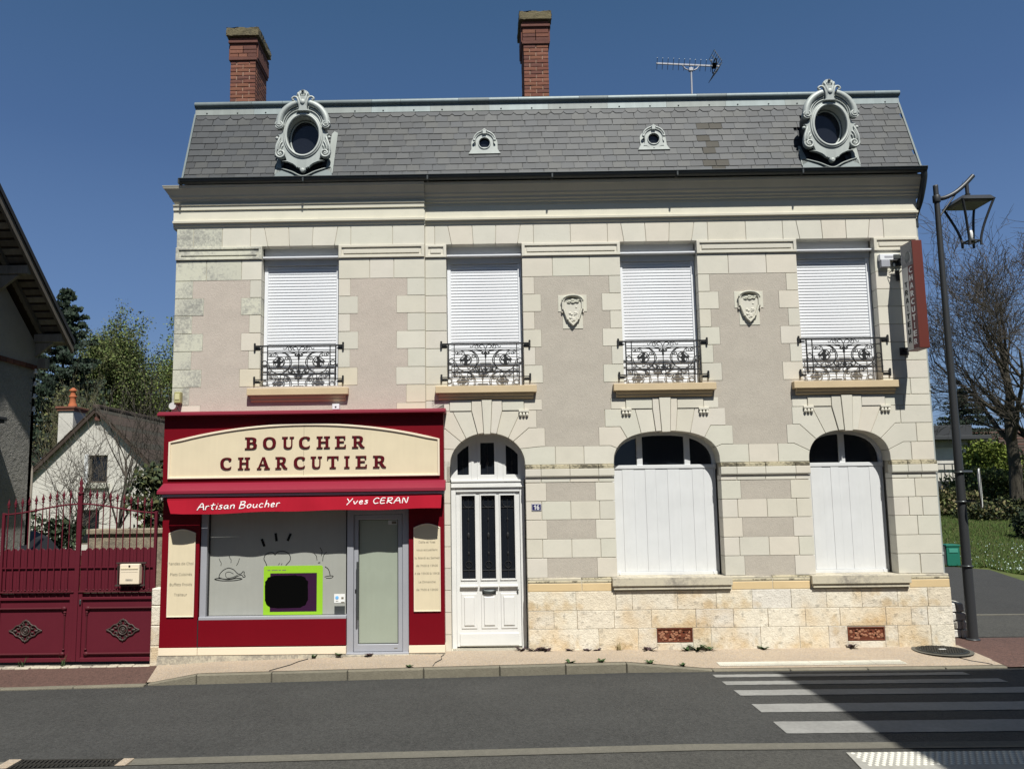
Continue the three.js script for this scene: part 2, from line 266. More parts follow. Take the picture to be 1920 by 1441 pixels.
{ // masonry core behind the dressed stones, with the openings left in it
  const outer = shapeOf(rect(-.874, 7.02, -.3, 7.0));
  const holes = [...OPEN.slice(1).map((o) => rect(o[0] - .03, o[1] + .03, o[2] - .2, o[3] + .03).reverse()), ...ARCH.map((A) => archOutline(A, .03).reverse())];
  const core = EX(outer, -.40, -.012, 0, holes);
  const o = OPEN[0];
  const left = EX(rect(-4.875, -.874, -.3, 7.0), -.40, UP - .012, 0, [rect(o[0] - .03, o[1] + .03, o[2] - .2, o[3] + .03).reverse(), rect(-4.2, -1.16, .02, 2.5).reverse()]);
  const sides = [B(-4.875, -4.5, -.3, 7.3, -8, -.40), B(6.6, 7.02, -.3, 7.3, -8, -.40), B(-4.875, 7.02, -.3, 7.3, -8.3, -8)];
  const inner = [B(-4.5, 6.6, -.3, 3.55, -1.4, -1.3), B(-4.5, 6.6, 3.55, 3.75, -1.4, -.40), B(-4.5, 6.6, 3.75, 7.2, -1.4, -1.3), B(-4.5, 6.6, 7.0, 7.2, -1.3, -.40)];
  part('masonry', [core, left, ...sides, ...inner].map(clean), M.mortar, wall);
}
let nStone = 0;
function stone(pts, z, m, depth = .2) { nStone++; return part('stone_block', block(pts, z, depth), m ?? pick(M.stones), wall); }
const rowsUp = [5.795, 5.510, 5.225, 4.937, 4.650, 4.360, 4.075];
const panel = [[], [], [], []];                           // rendered panels: rectangles of each bay
// course A (under the frieze) with the flat arches
function course(z, y0, y1, xs, skew = {}) { // xs joints; skew: joint index -> x at the bottom
  for (let i = 0; i < xs.length - 1; i++) {
    const bl = skew[i] ?? xs[i], br = skew[i + 1] ?? xs[i + 1];
    const dirty = xs[i] < -4.5;
    stone([[bl, y0], [br, y0], [xs[i + 1], y1], [xs[i], y1]], z, dirty ? M.stoneDirty[0] : undefined);
  }
}
course(UP, 6.345, 6.66, [-4.875, -4.600, -4.136, -3.680, -3.461, -3.068, -2.670, -2.272, -2.063, -1.390, -.874], { 4: -3.401, 5: -3.050, 6: -2.685, 7: -2.327 });
course(0, 6.345, 6.66, [-.874, -.716, -.503, -.113, .274, .670, .877, 1.472, 2.069, 2.288, 2.672, 3.070, 3.467, 3.680, 4.290, 4.884, 5.105, 5.505, 5.898, 6.285, 6.497, 7.03], { 2: -.444, 3: -.095, 4: .262, 5: .618, 9: 2.332, 10: 2.687, 11: 3.051, 12: 3.414, 16: 5.152, 17: 5.518, 18: 5.898, 19: 6.241 });
// band with sunk panels between the window heads
function bandPanel(x0, x1, z, dirty) {
  const y0 = 6.135, y1 = 6.345, q = .028, b = [EX(rect(x0, x1, y0, y1), z - .1, z + .026, .004, [rect(x0 + q + .02, x1 - q - .02, y0 + q + .012, y1 - q - .012).reverse()]), B(x0 + .03, x1 - .03, y0 + .03, y1 - .03, z - .1, z + .006), RB(x0 + q + .055, x1 - q - .055, y0 + q + .042, y1 - q - .046, z, z + .019, .006)];
  part('panel_band', b.map(clean), dirty ? M.stoneDirty[2] : pick(M.stones), wall);
}
bandPanel(-4.875, -3.489, UP, true); bandPanel(-2.256, -.880, UP); bandPanel(-.868, -.530, 0); bandPanel(.683, 2.260, 0); bandPanel(3.487, 5.080, 0); bandPanel(6.317, 7.03, 0);
// course B under the band
const cB = (z, xs, dirtyTo = -99) => { for (let i = 0; i < xs.length - 1; i++) stone(rect(xs[i], xs[i + 1], 5.795, 6.135), z, xs[i] < dirtyTo ? M.stoneDirty[i % 3] : undefined); };
cB(UP, [-4.875, -4.378, -3.813, -3.489], -3.9); cB(UP, [-2.256, -1.757, -1.370, -.874]); cB(0, [-.874, -.530]); cB(0, [.683, 1.170, 1.765, 2.260]); cB(0, [3.487, 3.984, 4.590, 5.080]); cB(0, [6.317, 7.03]);
// toothed quoins
for (let i = 0; i < 6; i++) {
  const y1 = rowsUp[i], y0 = rowsUp[i + 1], big = i % 2, j = () => (R0() - .5) * .012;
  const L = [];
  const q = (x0, x1, z, m) => stone(rect(x0, x1, y0, y1), z, m);
  const cq = big ? -4.41 + j() : -4.587 + j(); q(-4.875, cq, UP, M.stoneDirty[i % 3]);
  const a = big ? -3.809 + j() : -3.680 + j(); q(a, -3.489, UP, i === 1 ? M.stoneDirty[2] : i === 5 ? M.stoneWarm : undefined); panel[0].push([cq, a, y0, y1]);
  const b = big ? -1.941 + j() : -2.066 + j(); q(-2.256, b, UP, i === 5 ? M.stoneWarm : undefined);
  const c = big ? -1.334 + j() : -1.159 + j(); q(c, -.874, UP); panel[1].push([b, c, y0, y1]);
  q(-.874, -.530, 0);
  const d = big ? .976 + j() : .868 + j(); q(.683, d, 0);
  const e = big ? 1.938 + j() : 2.070 + j(); q(e, 2.260, 0); panel[2].push([d, e, y0, y1]);
  const f = big ? 3.804 + j() : 3.680 + j(); q(3.487, f, 0);
  const g = big ? 4.757 + j() : 4.888 + j(); q(g, 5.080, 0); panel[3].push([f, g, y0, y1]);
  if (big) q(6.317, 7.03, 0); else { q(6.317, 6.70 + j(), 0); q(6.70, 7.03, 0); }
}
for (const [y0, y1, k] of [[3.79, 4.075, 0], [3.50, 3.79, 1]]) {       // the rows beside and under the shop bay's sill
  const cq = k ? -4.42 : -4.60; stone(rect(-4.875, cq, y0, y1), UP, k ? M.stones[2] : M.stoneDirty[1]);
  const c = k ? -1.33 : -1.18; stone(rect(c, -.874, y0, y1), UP, M.stoneWarm); panel[0].push([cq, -3.0, y0, y1]); panel[1].push([-3.0, c, y0, y1]);
}
stone(rect(-.874, -.530, 3.82, 4.075), 0, M.stoneWarm); stone(rect(-.874, -.578, 3.646, 3.82), 0);
stone(rect(-.53, .683, 3.82, 4.03), 0); stone(rect(2.26, 3.487, 3.82, 4.03), 0); stone(rect(5.08, 6.317, 3.82, 4.03), 0);
panel[2].push([.683, 2.26, 3.82, 4.075], [.955, 2.03, 3.646, 3.82], [.865, 1.93, 3.370, 3.646], [.992, 1.830, 3.075, 3.370]);
panel[3].push([3.487, 5.08, 3.82, 4.075], [3.716, 4.869, 3.646, 3.82], [3.815, 4.860, 3.370, 3.646], [3.922, 4.763, 3.075, 3.370]);
stone(rect(6.317, 6.74, 3.82, 4.075), 0); stone(rect(6.74, 7.03, 3.82, 4.075), 0);
// arches: keystone, side keys, voussoirs, stepped quoins
function arch(A, P) {
  const Y = (dx) => archY(A, dx), X = (s, dx) => A.cx + s * dx;
  const arc = (s, d0, d1, n = 8) => { const o = []; for (let i = 0; i <= n; i++) { const d = lerp(d0, d1, i / n); o.push([X(s, d), Y(d)]); } return o; };
  stone([[X(-1, P.kb), Y(P.kb) - .015], [X(1, P.kb), Y(P.kb) - .015], [X(1, P.kt), 3.82], [X(-1, P.kt), 3.82]], .034, M.stones[0], .24);
  for (const s of [-1, 1]) {
    const fix = (pts) => s > 0 ? pts : pts.slice().reverse(), put = (pts, z, m) => stone(fix(pts), z, m, .28 + z);
    const r0 = (s < 0 ? P.l0 : P.r0) ?? P.ro0, r1 = (s < 0 ? P.l1 : P.r1) ?? P.ro1, r2 = (s < 0 ? P.l2 : P.r2) ?? P.ro2, r3 = s < 0 ? P.l3 : P.r3;
    put([[X(s, P.kb), Y(P.kb)], ...arc(s, P.kb, P.si, 4), [X(s, P.st), 3.646], [X(s, P.st), 3.82], [X(s, P.kt), 3.82]], .020);
    put([[X(s, P.st), 3.646], [X(s, P.gx), 3.646], [X(s, P.gx), 3.82], [X(s, P.st), 3.82]], .012);
    put([[X(s, P.gx), 3.646], [X(s, r0), 3.646], [X(s, r0), 3.82], [X(s, P.gx), 3.82]], 0);
    put([...arc(s, P.si, P.j2i, 6), [X(s, P.j2o), 3.646], [X(s, P.st), 3.646]], 0);
    put([...arc(s, P.j2i, P.j3i, 6), [X(s, P.j3o), 3.370], [X(s, r1), 3.370], [X(s, r1), 3.646], [X(s, P.j2o), 3.646]], 0);
    put([...arc(s, P.j3i, P.j4i, 6), [X(s, P.j4o), 3.075], [X(s, r2), 3.075], [X(s, r2), 3.370], [X(s, P.j3o), 3.370]], 0);
    put([...arc(s, P.j4i, A.a, 8), [X(s, r3), SPRING], [X(s, r3), 3.075], [X(s, P.j4o), 3.075]], 0);
    // guttae: three little pegs hanging from a block
    if (s > 0 || A !== ARCH[0]) {
      const gx = X(s, P.gx) - .005 * s, o = [RB(gx - .078, gx + .078, 3.618, 3.655, -.02, .035, .004)];
      for (const k of [-1, 0, 1]) { const g = new THREE.CylinderGeometry(.013, .024, .046, 10); g.translate(gx + k * .051, 3.594, .018); o.push(g); const h = new THREE.CylinderGeometry(.021, .015, .020, 10); h.translate(gx + k * .051, 3.562, .018); o.push(h); }
      part('guttae', o.map(clean), M.stones[0], wall);
    }
  }
}
arch(ARCH[0], { kt: .083, kb: .053, st: .24, si: .148, j2o: .54, j2i: .33, j3o: .655, j3i: .405, j4o: .84, j4i: .51, gx: .585, ro0: .872, ro1: .780, ro2: .905, l3: .93, r3: 1.06 });
arch(ARCH[1], { kt: .094, kb: .067, st: .195, si: .157, j2o: .467, j2i: .383, j3o: .705, j3i: .602, j4o: .867, j4i: .766, gx: .610, ro0: .843, ro1: .942, ro2: 1.047, l3: 1.287, r3: 1.279 });
arch(ARCH[2], { kt: .09, kb: .063, st: .236, si: .150, j2o: .54, j2i: .35, j3o: .744, j3i: .50, j4o: .85, j4i: .609, gx: .605, ro0: .846, ro1: .855, ro2: .952, r0: .90, r1: .833, r2: 1.062, l3: 1.104, r3: .961 });
stone(rect(1.145, 1.590, SPRING, 3.075), 0); stone(rect(4.156, 4.611, SPRING, 3.075), 0); stone(rect(6.676, 7.03, SPRING, 3.075), 0);
stone(rect(6.615, 7.03, 3.646, 3.82), 0); stone(rect(6.548, 7.03, 3.370, 3.646), 0); stone(rect(6.777, 7.03, 3.075, 3.370), 0);
// string course and the flush fillet below it
for (const xs of [[.669, .914, 1.363, 1.809, 2.054], [3.700, 3.95, 4.394, 4.86, 5.088], [6.342, 6.59, 6.80, 7.05]]) for (let i = 0; i < xs.length - 1; i++) {
  const m = pick(M.stones);
  part('string_course', [RB(xs[i] + .002, xs[i + 1] - .002, 2.612, 2.724, -.1, .030, .006), RB(xs[i] + .0015, xs[i + 1] - .0015, 2.60, 2.622, -.1, .024, .004)].map(clean), m, wall);
  part('string_course', RB(xs[i] + .002, xs[i + 1] - .002, 2.724, 2.788, -.1, .022, .012), M.mold, wall);
  stone(rect(xs[i], Math.min(xs[i + 1], 7.03), 2.515, 2.600), 0);
}
// ground-floor rows: stone and render by turns
const rowsLow = [2.512, 2.225, 1.940, 1.645, 1.360, 1.062];
for (let i = 0; i < 5; i++) {
  const y1 = rowsLow[i], y0 = rowsLow[i + 1], j = () => (R0() - .5) * .012, q = (x0, x1) => stone(rect(x0, x1, y0, y1), 0);
  if (i % 2 === 0) {
    const a = .987 + j(), b = 1.745 + j(), c = 4.009 + j(), d = 4.775 + j(); q(.669, a); q(b, 2.054); q(3.700, c); q(d, 5.088); panel[2].push([a, b, y0, y1]); panel[3].push([c, d, y0, y1]);
    q(6.342, 6.685 + j()); q(6.688, 7.03);
  } else {
    for (const xs of [[.669, .914, 1.363, 1.809, 2.054], [3.700, 3.940, 4.394, 4.850, 5.088], i === 1 ? [6.342, 6.574, 6.783, 7.03] : [6.342, 7.03]]) for (let k = 0; k < xs.length - 1; k++) q(xs[k], xs[k + 1]);
  }
}
for (let y = -.1; y < 2.7; y += .33) stone(rect(-.60, -.499, y, y + .33), 0);   // door jamb towards the shop
stone(rect(-.56, -.499, 2.54, 2.79), 0);
panel.forEach((p, i) => {                                // rows that follow one another make one stepped sheet of render
  const rows = p.slice().sort((a, b) => b[3] - a[3]), runs = [];
  for (const r of rows) { const l = runs[runs.length - 1]; if (l && Math.abs(l[l.length - 1][2] - r[3]) < .03) l.push(r); else runs.push([r]); }
  for (const run of runs) {
    const R = [], L = []; run.forEach(([x0, x1, y0, y1], k) => { const t = k ? run[k - 1][2] : y1; R.push([x1, t], [x1, y0]); L.push([x0, t], [x0, y0]); });
    const g = EX([...L.slice().reverse(), ...R].map(([x, y]) => [x, y]), -.03, (i < 2 ? UP : 0) - .0035); part('render_panel', uvMetres(g.index ? g.toNonIndexed() : g), i < 2 ? M.renderPink : M.render, wall);
  }
});
// frieze, lip and cornice
const friezeR = profileX([[-.3, 6.66], [.0, 6.66], [.002, 6.685], [.018, 6.70], [.022, 6.735], [.052, 6.742], [.055, 6.775], [.016, 6.792], [.014, 6.995], [-.3, 6.995]], -.872, 7.045);
const friezeL = profileX([[-.3, 6.66], [.05, 6.66], [.052, 6.685], [.068, 6.70], [.072, 6.735], [.102, 6.742], [.105, 6.775], [.066, 6.792], [.064, 6.955], [.085, 6.96], [.088, 7.02], [.105, 7.03], [.108, 7.045], [-.3, 7.045]], -4.93, -.866);
part('frieze', friezeR, M.frieze, wall); part('frieze', friezeL, M.frieze, wall);
const corn = (x0, x1) => profileX([[-.3, 6.99], [.024, 6.992], [.028, 7.030], [.050, 7.040], [.056, 7.070], [.076, 7.085], [.084, 7.12], [.112, 7.15], [.120, 7.175], [.150, 7.215], [.182, 7.262], [.190, 7.268], [.200, 7.292], [.206, 7.318], [-.3, 7.32]], x0, x1);
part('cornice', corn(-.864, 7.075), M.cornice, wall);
{ // over the shop bay the cornice returns round the corner with a mitre
  const pr = [[0, 7.046], [.030, 7.048], [.038, 7.075], [.062, 7.105], [.068, 7.125], [.094, 7.155], [.102, 7.18], [.130, 7.222], [.162, 7.268], [.170, 7.273], [.178, 7.295], [.186, 7.312], [.186, 7.318], [0, 7.32]];
  const pos = [], x0 = -4.875, x1 = -.866, push = (a, b, c, d) => pos.push(...a, ...b, ...c, ...a, ...c, ...d);
  for (let i = 0; i < pr.length - 1; i++) {
    const [d0, y0] = pr[i], [d1, y1] = pr[i + 1];
    push([x0 - d0, y0, UP + d0], [x1, y0, UP + d0], [x1, y1, UP + d1], [x0 - d1, y1, UP + d1]);
    push([x0 - d0, y0, -8], [x0 - d0, y0, UP + d0], [x0 - d1, y1, UP + d1], [x0 - d1, y1, -8]);
  }
  for (let i = 1; i < pr.length - 2; i++) pos.push(x1, pr[0][1], UP, x1, pr[i + 1][1], UP + pr[i + 1][0], x1, pr[i][1], UP + pr[i][0]);
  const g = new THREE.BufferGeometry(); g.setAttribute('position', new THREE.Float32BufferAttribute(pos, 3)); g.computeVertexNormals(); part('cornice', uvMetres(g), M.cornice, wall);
}
// carved shields
for (const [cx, cy] of [[1.474, 5.486], [4.278, 5.505]]) {
  const t = group('carved_shield', house, [cx, cy, 0]);
  part('plaque', block([[-.162, -.55], [.162, -.55], [.162, -.272], [.23, -.272], [.23, 0], [-.23, 0], [-.23, -.272], [-.162, -.272]], .004, .1, .002), M.stones[3], t);
  const outline = [[0, -.505], [.07, -.435], [.082, -.40], [.10, -.40], [.155, -.235], [.172, -.235], [.172, -.10], [.15, -.05], [.09, -.015], [0, 0], [-.09, -.015], [-.15, -.05], [-.172, -.10], [-.172, -.235], [-.155, -.235], [-.10, -.40], [-.082, -.40], [-.07, -.435]].reverse().map(([x, y]) => [x, y - .01]);
  const inner = outline.map(([x, y]) => [x * .80, (y + .23) * .86 - .225]);
  part('border', EX(outline.slice().reverse(), 0, .050, .008, [inner]), M.stones[3], t);
  const top = arcPts(0, -.10, .165, .085, 0, Math.PI, 14).map(([x, y]) => [x, y, .045]);
  part('arched_band', tube(top, .018, 20, 6), M.stoneDirty[1], t);
  const low = [EX(inner.map(([x, y]) => [x, Math.min(y, -.13)]).reverse(), 0, .030, .006)];
  const r = rng(5); for (let i = 0; i < 26; i++) { const y = -.17 - .26 * Math.sqrt(r()), w = .115 * (1 - (-y - .15) / .36); low.push(ball((r() - .5) * 2 * w, y, .030, .014 + r() * .008, 1, 1, .6, 7, 5)); }
  part('fruit_relief', low.map(clean), M.stones[1], t);
  const fl = [], r2 = rng(9); for (let i = 0; i < 16; i++) fl.push(ball((r2() - .5) * .24, -.085 - r2() * .05, .034, .016 + r2() * .010, 1.2, .8, .7, 7, 5)); fl.push(B(-.13, .13, -.15, -.06, 0, .026));
  part('flower_relief', fl.map(clean), M.stoneDirty[1], t);
  part('ear', B(-.178, -.16, -.29, -.235, 0, .03), M.stones[2], t); part('ear', B(.16, .178, -.29, -.235, 0, .03), M.stones[2], t);
}
// plinth
const plinth = group('plinth', house);
const PZ = .05;
part('core', [EX(shapeOf(rect(.70, 7.06, -.35, 1.03)), -.3, PZ - .010, 0, [rect(2.612, 3.148, .088, .30).reverse(), rect(5.486, 6.040, .082, .287).reverse()]), B(-.52, .70, -.35, -.02, -.39, -.005)].map(clean), M.mortar, plinth);
const pl = (y0, y1, xs) => { for (let i = 0; i < xs.length - 1; i++) part('stone_block', block(rect(xs[i], xs[i + 1], y0, y1), PZ + (R0() - .5) * .005, .12, .0022, .004), pick(M.plinths), plinth); };
pl(.575, .858, [.669, 1.398, 2.005, 2.253, 2.939, 3.529, 4.073, 4.663, 5.196, 5.730, 6.271, 6.728, 7.082]);
pl(.302, .575, [.669, 1.058, 1.412, 1.973, 2.534, 3.208, 3.775, 4.298, 4.863, 5.385, 6.077, 6.460, 6.706, 7.085]);
pl(-.30, .302, [.669, 1.731, 2.327, 2.606]); pl(-.30, .302, [3.153, 3.428, 4.173, 4.759, 5.201, 5.480]); pl(-.30, .302, [6.046, 6.239, 6.736, 7.09]);
pl(-.30, .086, [2.606, 3.153]); pl(-.30, .08, [5.480, 6.046]);
for (const xs of [[.669, 1.496, 1.955], [3.772, 4.397, 4.975], [6.467, 7.080]]) for (let i = 0; i < xs.length - 1; i++) {
  part('base_band', block(rect(xs[i], xs[i + 1], .858, .982), PZ - .004, .12, .004, .006), M.band, plinth);
  part('base_moulding', RB(xs[i] + .002, xs[i + 1] - .002, .984, 1.024, -.1, .046, .014, 2), M.mold, plinth);
  part('base_moulding', RB(xs[i] + .002, xs[i + 1] - .002, 1.024, 1.060, -.1, .034, .014, 2), i % 2 ? M.mold : M.sillGrey, plinth);
}
stone(rect(.669, .70, -.3, 1.06), 0);
// rusty cellar grilles
for (const [x0, x1, y0, y1] of [[2.606, 3.153, .086, .302], [5.480, 6.046, .080, .290]]) {
  const v = group('cellar_grille', house);
  part('backing', B(x0, x1, y0, y1, -.04, PZ - .03), M.rustDark, v);
  part('frame', EX(rect(x0 + .004, x1 - .004, y0 + .004, y1 - .004), PZ - .04, PZ - .002, .003, [rect(x0 + .022, x1 - .022, y0 + .020, y1 - .022).reverse()]), M.rust, v);
  const s = shapeOf(rect(x0 + .02, x1 - .02, y0 + .018, y1 - .02)), r = rng(Math.round(x0 * 100)), hs = [];
  for (let i = 0; i < 7; i++) for (let j = 0; j < 2; j++) { const cx = lerp(x0 + .065, x1 - .065, i / 6) + (r() - .5) * .012, cy = lerp(y0 + .07, y1 - .07, j) + (r() - .5) * .012; if (r() < .35) continue; hs.push(arcPts(cx, cy, .010 + .014 * r(), .010 + .014 * r(), r(), r() + 2 * Math.PI, 7).slice(0, 7).reverse()); }
  const sc = []; for (let i = 0; i < 46; i++) sc.push(clean(ball(lerp(x0 + .035, x1 - .035, r()), lerp(y0 + .03, y1 - .035, r()), PZ - .016, .008 + .016 * r(), 1.2, 1, .4, 6, 4)));
  part('flake', sc, M.rustPale, v).userData.kind = 'stuff';
  part('plate', EX(s, PZ - .03, PZ - .016, 0, hs), M.rust, v);
}
// ---------------------------------------------------------------- sills, roller shutters, balconies
function sillUpper(cx, w, m, z = UP) {
  const s = group('window_sill', house, [cx, 0, 0]), h = w / 2;
  part('slab', RB(-h, h, 3.925, 4.035, -.2, z > 0 ? .15 : .105, .008), m, s);
  part('moulding', profileX([[-.05, 3.925], [z + .075, 3.925], [z + .07, 3.90], [z + .045, 3.875], [z + .042, 3.85], [z + .02, 3.83], [-.05, 3.83]], -h + .05, h - .05), m, s);
}
sillUpper(-2.872, 1.585, M.sillStone); sillUpper(.078, 1.585, M.sillStone, 0); sillUpper(2.873, 1.60, M.sillStone, 0); sillUpper(5.70, 1.64, M.sillStone, 0);
const slatGeo = (() => { const s = shapeOf([[0, -.024], [.004, -.0235], [.009, -.014], [.0105, 0], [.009, .014], [.004, .0215], [0, .0225]]); const g = new THREE.ExtrudeGeometry(s, { depth: 1, bevelEnabled: false }); g.rotateY(-Math.PI / 2); g.translate(.5, 0, 0); return g; })();   // unit length along x; face bulges to +z
{ // make sure that the bulge looks outwards
  slatGeo.computeBoundingBox(); if (slatGeo.boundingBox.min.z < -.005) { slatGeo.rotateY(Math.PI); }
}
OPEN.forEach(([x0, x1], i) => {
  const z = i ? 0 : UP, sh = group('roller_shutter', house), d = z - .19;
  part('guide_rail', RB(x0 + .004, x0 + .062, 4.03, 6.09, d - .02, d + .028, .004), M.plastic, sh);
  part('guide_rail', RB(x1 - .062, x1 - .004, 4.03, 6.09, d - .02, d + .028, .004), M.plastic, sh);
  part('box_cover', B(x0 + .002, x1 - .002, 6.07, 6.36, d - .1, d + .040), M.whiteShade, sh);
  part('box_ledge', RB(x0 + .002, x1 - .002, 6.166, 6.190, d, z - .040, .004), M.plastic, sh); part('box_front', B(x0 + .002, x1 - .002, 6.068, 6.165, d, z - .140), M.whiteShade, sh);
  const w = x1 - x0 - .11; let y = 6.045;
  while (y > 4.02) { const s = part('slat', slatGeo, M.plastic, sh); s.scale.x = w; s.position.set((x0 + x1) / 2, y, d + .004); y -= .0498; }
  part('backing', B(x0, x1, 4.0, 6.1, d - .05, d - .02), M.whiteShade, sh);
});
function ring(cx, cy, r, t = .006, z = 0) { const g = new THREE.TorusGeometry(r, t, 5, 18); g.translate(cx, cy, z); return g; }
function leafShape(pts, z = 0, th = .008) { return EX(pts, z - th / 2, z + th / 2, 0); }
const railing = group('balcony_railing', house);
{
  const I = M.iron, P = (n, g) => part(n, g, I, railing), t = .0080;
  const yT = .686, y2 = .587, y3 = .229, yB = .153;       // heights above the sill's top
  P('top_rail', [bar([-.70, yT, 0], [.70, yT, 0], .024, .018)]); P('rail', bar([-.585, y2, 0], [.585, y2, 0], .013, .013)); P('rail', bar([-.60, y3, 0], [.60, y3, 0], .013, .013)); P('rail', bar([-.705, yB, 0], [.705, yB, 0], .014, .014));
  for (const s of [-1, 1]) {
    P('post', bar([s * .585, yB - .02, 0], [s * .585, yT, 0], .018)); P('bar', bar([s * .495, yB, 0], [s * .495, yT, 0], .014));
    P('ring', ring(s * .54, .41, .040, t));
    for (const y of [yT, yB]) P('anchor', [RB(s * .70 - .014, s * .70 + .014, y - .058, y + .036, -.012, .012, .004), ball(s * .70, y + .036, 0, .017), ball(s * .70, y - .058, 0, .015), bar([s * .70, y - .040, 0], [s * .70, y - .040, -.06], .02), bar([s * .705, y - .042, -.022], [s * .60, y - .042, -.022], .02, .014)].map(clean));
    const cx = s * .305, X = (pts) => pts.map(([x, y]) => [s * x, y, 0]);
    // the big C-scroll: an almost closed circle that ends in curls
    P('scroll', tube(arcPts(cx, .415, .170, .172, Math.PI / 2 - s * .55, Math.PI / 2 - s * .55 + s * 5.2, 30).map((p) => [...p, 0]), t, 60, 5));
    P('scroll', tube(spiral(cx - s * .01, .418, .105, .052, s > 0 ? -.4 : Math.PI + .4, s * .95, 0, 22), t * .9, 44, 5));
    P('scroll', tube(X([[.30, .585], [.235, .583], [.17, .545], [.125, .48], [.11, .40], [.15, .335], [.165, .285], [.135, .25], [.095, .27], [.10, .305], [.13, .30]]), t, 36, 5));
    P('scroll', tube(spiral(s * .19, .488, .033, .010, s > 0 ? Math.PI : 0, s * 1.2, 0, 14), t * .9, 28, 5));
    P('curl', tube(spiral(cx + s * .125, .538, .030, .010, s > 0 ? 2.2 : .9, s * 1.0, 0, 12), t * .8, 24, 5));
    P('curl', tube(spiral(s * .455, .548, .028, .010, 0, s * 1.1, 0, 12), t * .8, 24, 5));
    P('curl', tube(spiral(s * .455, .268, .026, .010, 0, -s * 1.1, 0, 12), t * .8, 24, 5));
    P('curl', tube(spiral(cx + s * .055, .525, .032, .011, s > 0 ? 3.6 : -.5, -s * 1.0, 0, 12), t * .8, 24, 5));
    // the leaf in the middle of the circle: a trunk and three lobes
    const L = (pts) => leafShape((s > 0 ? pts : pts.slice().reverse()).map(([x, y]) => [cx + s * x * 1.15, .418 + y * 1.15]), 0, .014);
    P('leaf', [L([[-.030, -.062], [.012, -.058], [.016, -.02], [.050, .004], [.068, .040], [.050, .045], [.062, .020], [.034, .012], [.010, .024], [.022, .062], [-.012, .086], [-.022, .058], [-.040, .028], [-.080, .018], [-.078, .034], [-.10, .014], [-.074, -.004], [-.088, -.022], [-.050, -.010], [-.026, -.012], [-.034, -.04]].reverse().map(([x, y]) => [-x, y])), ring(cx, .405, .064, t * .8)].map(clean));
    P('scroll', tube(X([[.0, y2 + .012], [.035, y2 + .075], [.075, y2 + .082], [.09, y2 + .05], [.06, y2 + .028]]), t * .8, 20, 5));
    P('scroll', tube(spiral(s * .135, y2 + .045, .040, .014, Math.PI / 2 + s * 1.3, -s * 1.25, 0, 16), t * .8, 32, 5));
    P('scroll', tube(X([[.15, y2 + .07], [.185, y2 + .078], [.205, y2 + .05], [.235, y2 + .045], [.24, y2 + .062]]), t * .75, 16, 5));
    P('ring', ring(s * .255, .190, .034, t * .8));
    P('garland', [[.045, .555], [.07, .57], [.095, .578], [.12, .583], [.055, .54]].map(([x, y]) => clean(ball(s * x, y, 0, .015, 1.1, .9, .6, 7, 5))));
    P('curl', tube(spiral(s * .085, .262, .032, .010, s > 0 ? 0 : Math.PI, s * 1.15, 0, 12), t * .8, 24, 5));
    P('leaf', [[.05, .246], [.085, .238], [.12, .244]].map(([x, y]) => clean(ball(s * x, y, 0, .014, 1.4, .7, .6, 7, 5))));
  }
  P('ring', ring(0, .190, .036, t));
  P('bar', bar([0, y3, 0], [0, y2, 0], .012)); P('bar', bar([-.085, .385, 0], [.085, .385, 0], .008)); P('bar', bar([-.085, .360, 0], [.085, .360, 0], .008));
  P('leaf', leafShape([[0, .43], [.016, .475], [.014, .505], [.050, .512], [.062, .535], [.035, .528], [.024, .545], [0, .575], [-.024, .545], [-.035, .528], [-.062, .535], [-.050, .512], [-.014, .505], [-.016, .475]], 0, .014));
  P('leaf', leafShape([[0, .222], [.020, .255], [.052, .28], [.018, .29], [0, .325], [-.018, .29], [-.052, .28], [-.020, .255]], 0, .014));
}
railing.position.set(-2.872, 4.03, UP + .02);
for (const cx of [.078, 2.880, 5.725]) { const c = railing.clone(); c.position.set(cx, 4.03, .02); house.add(c); }

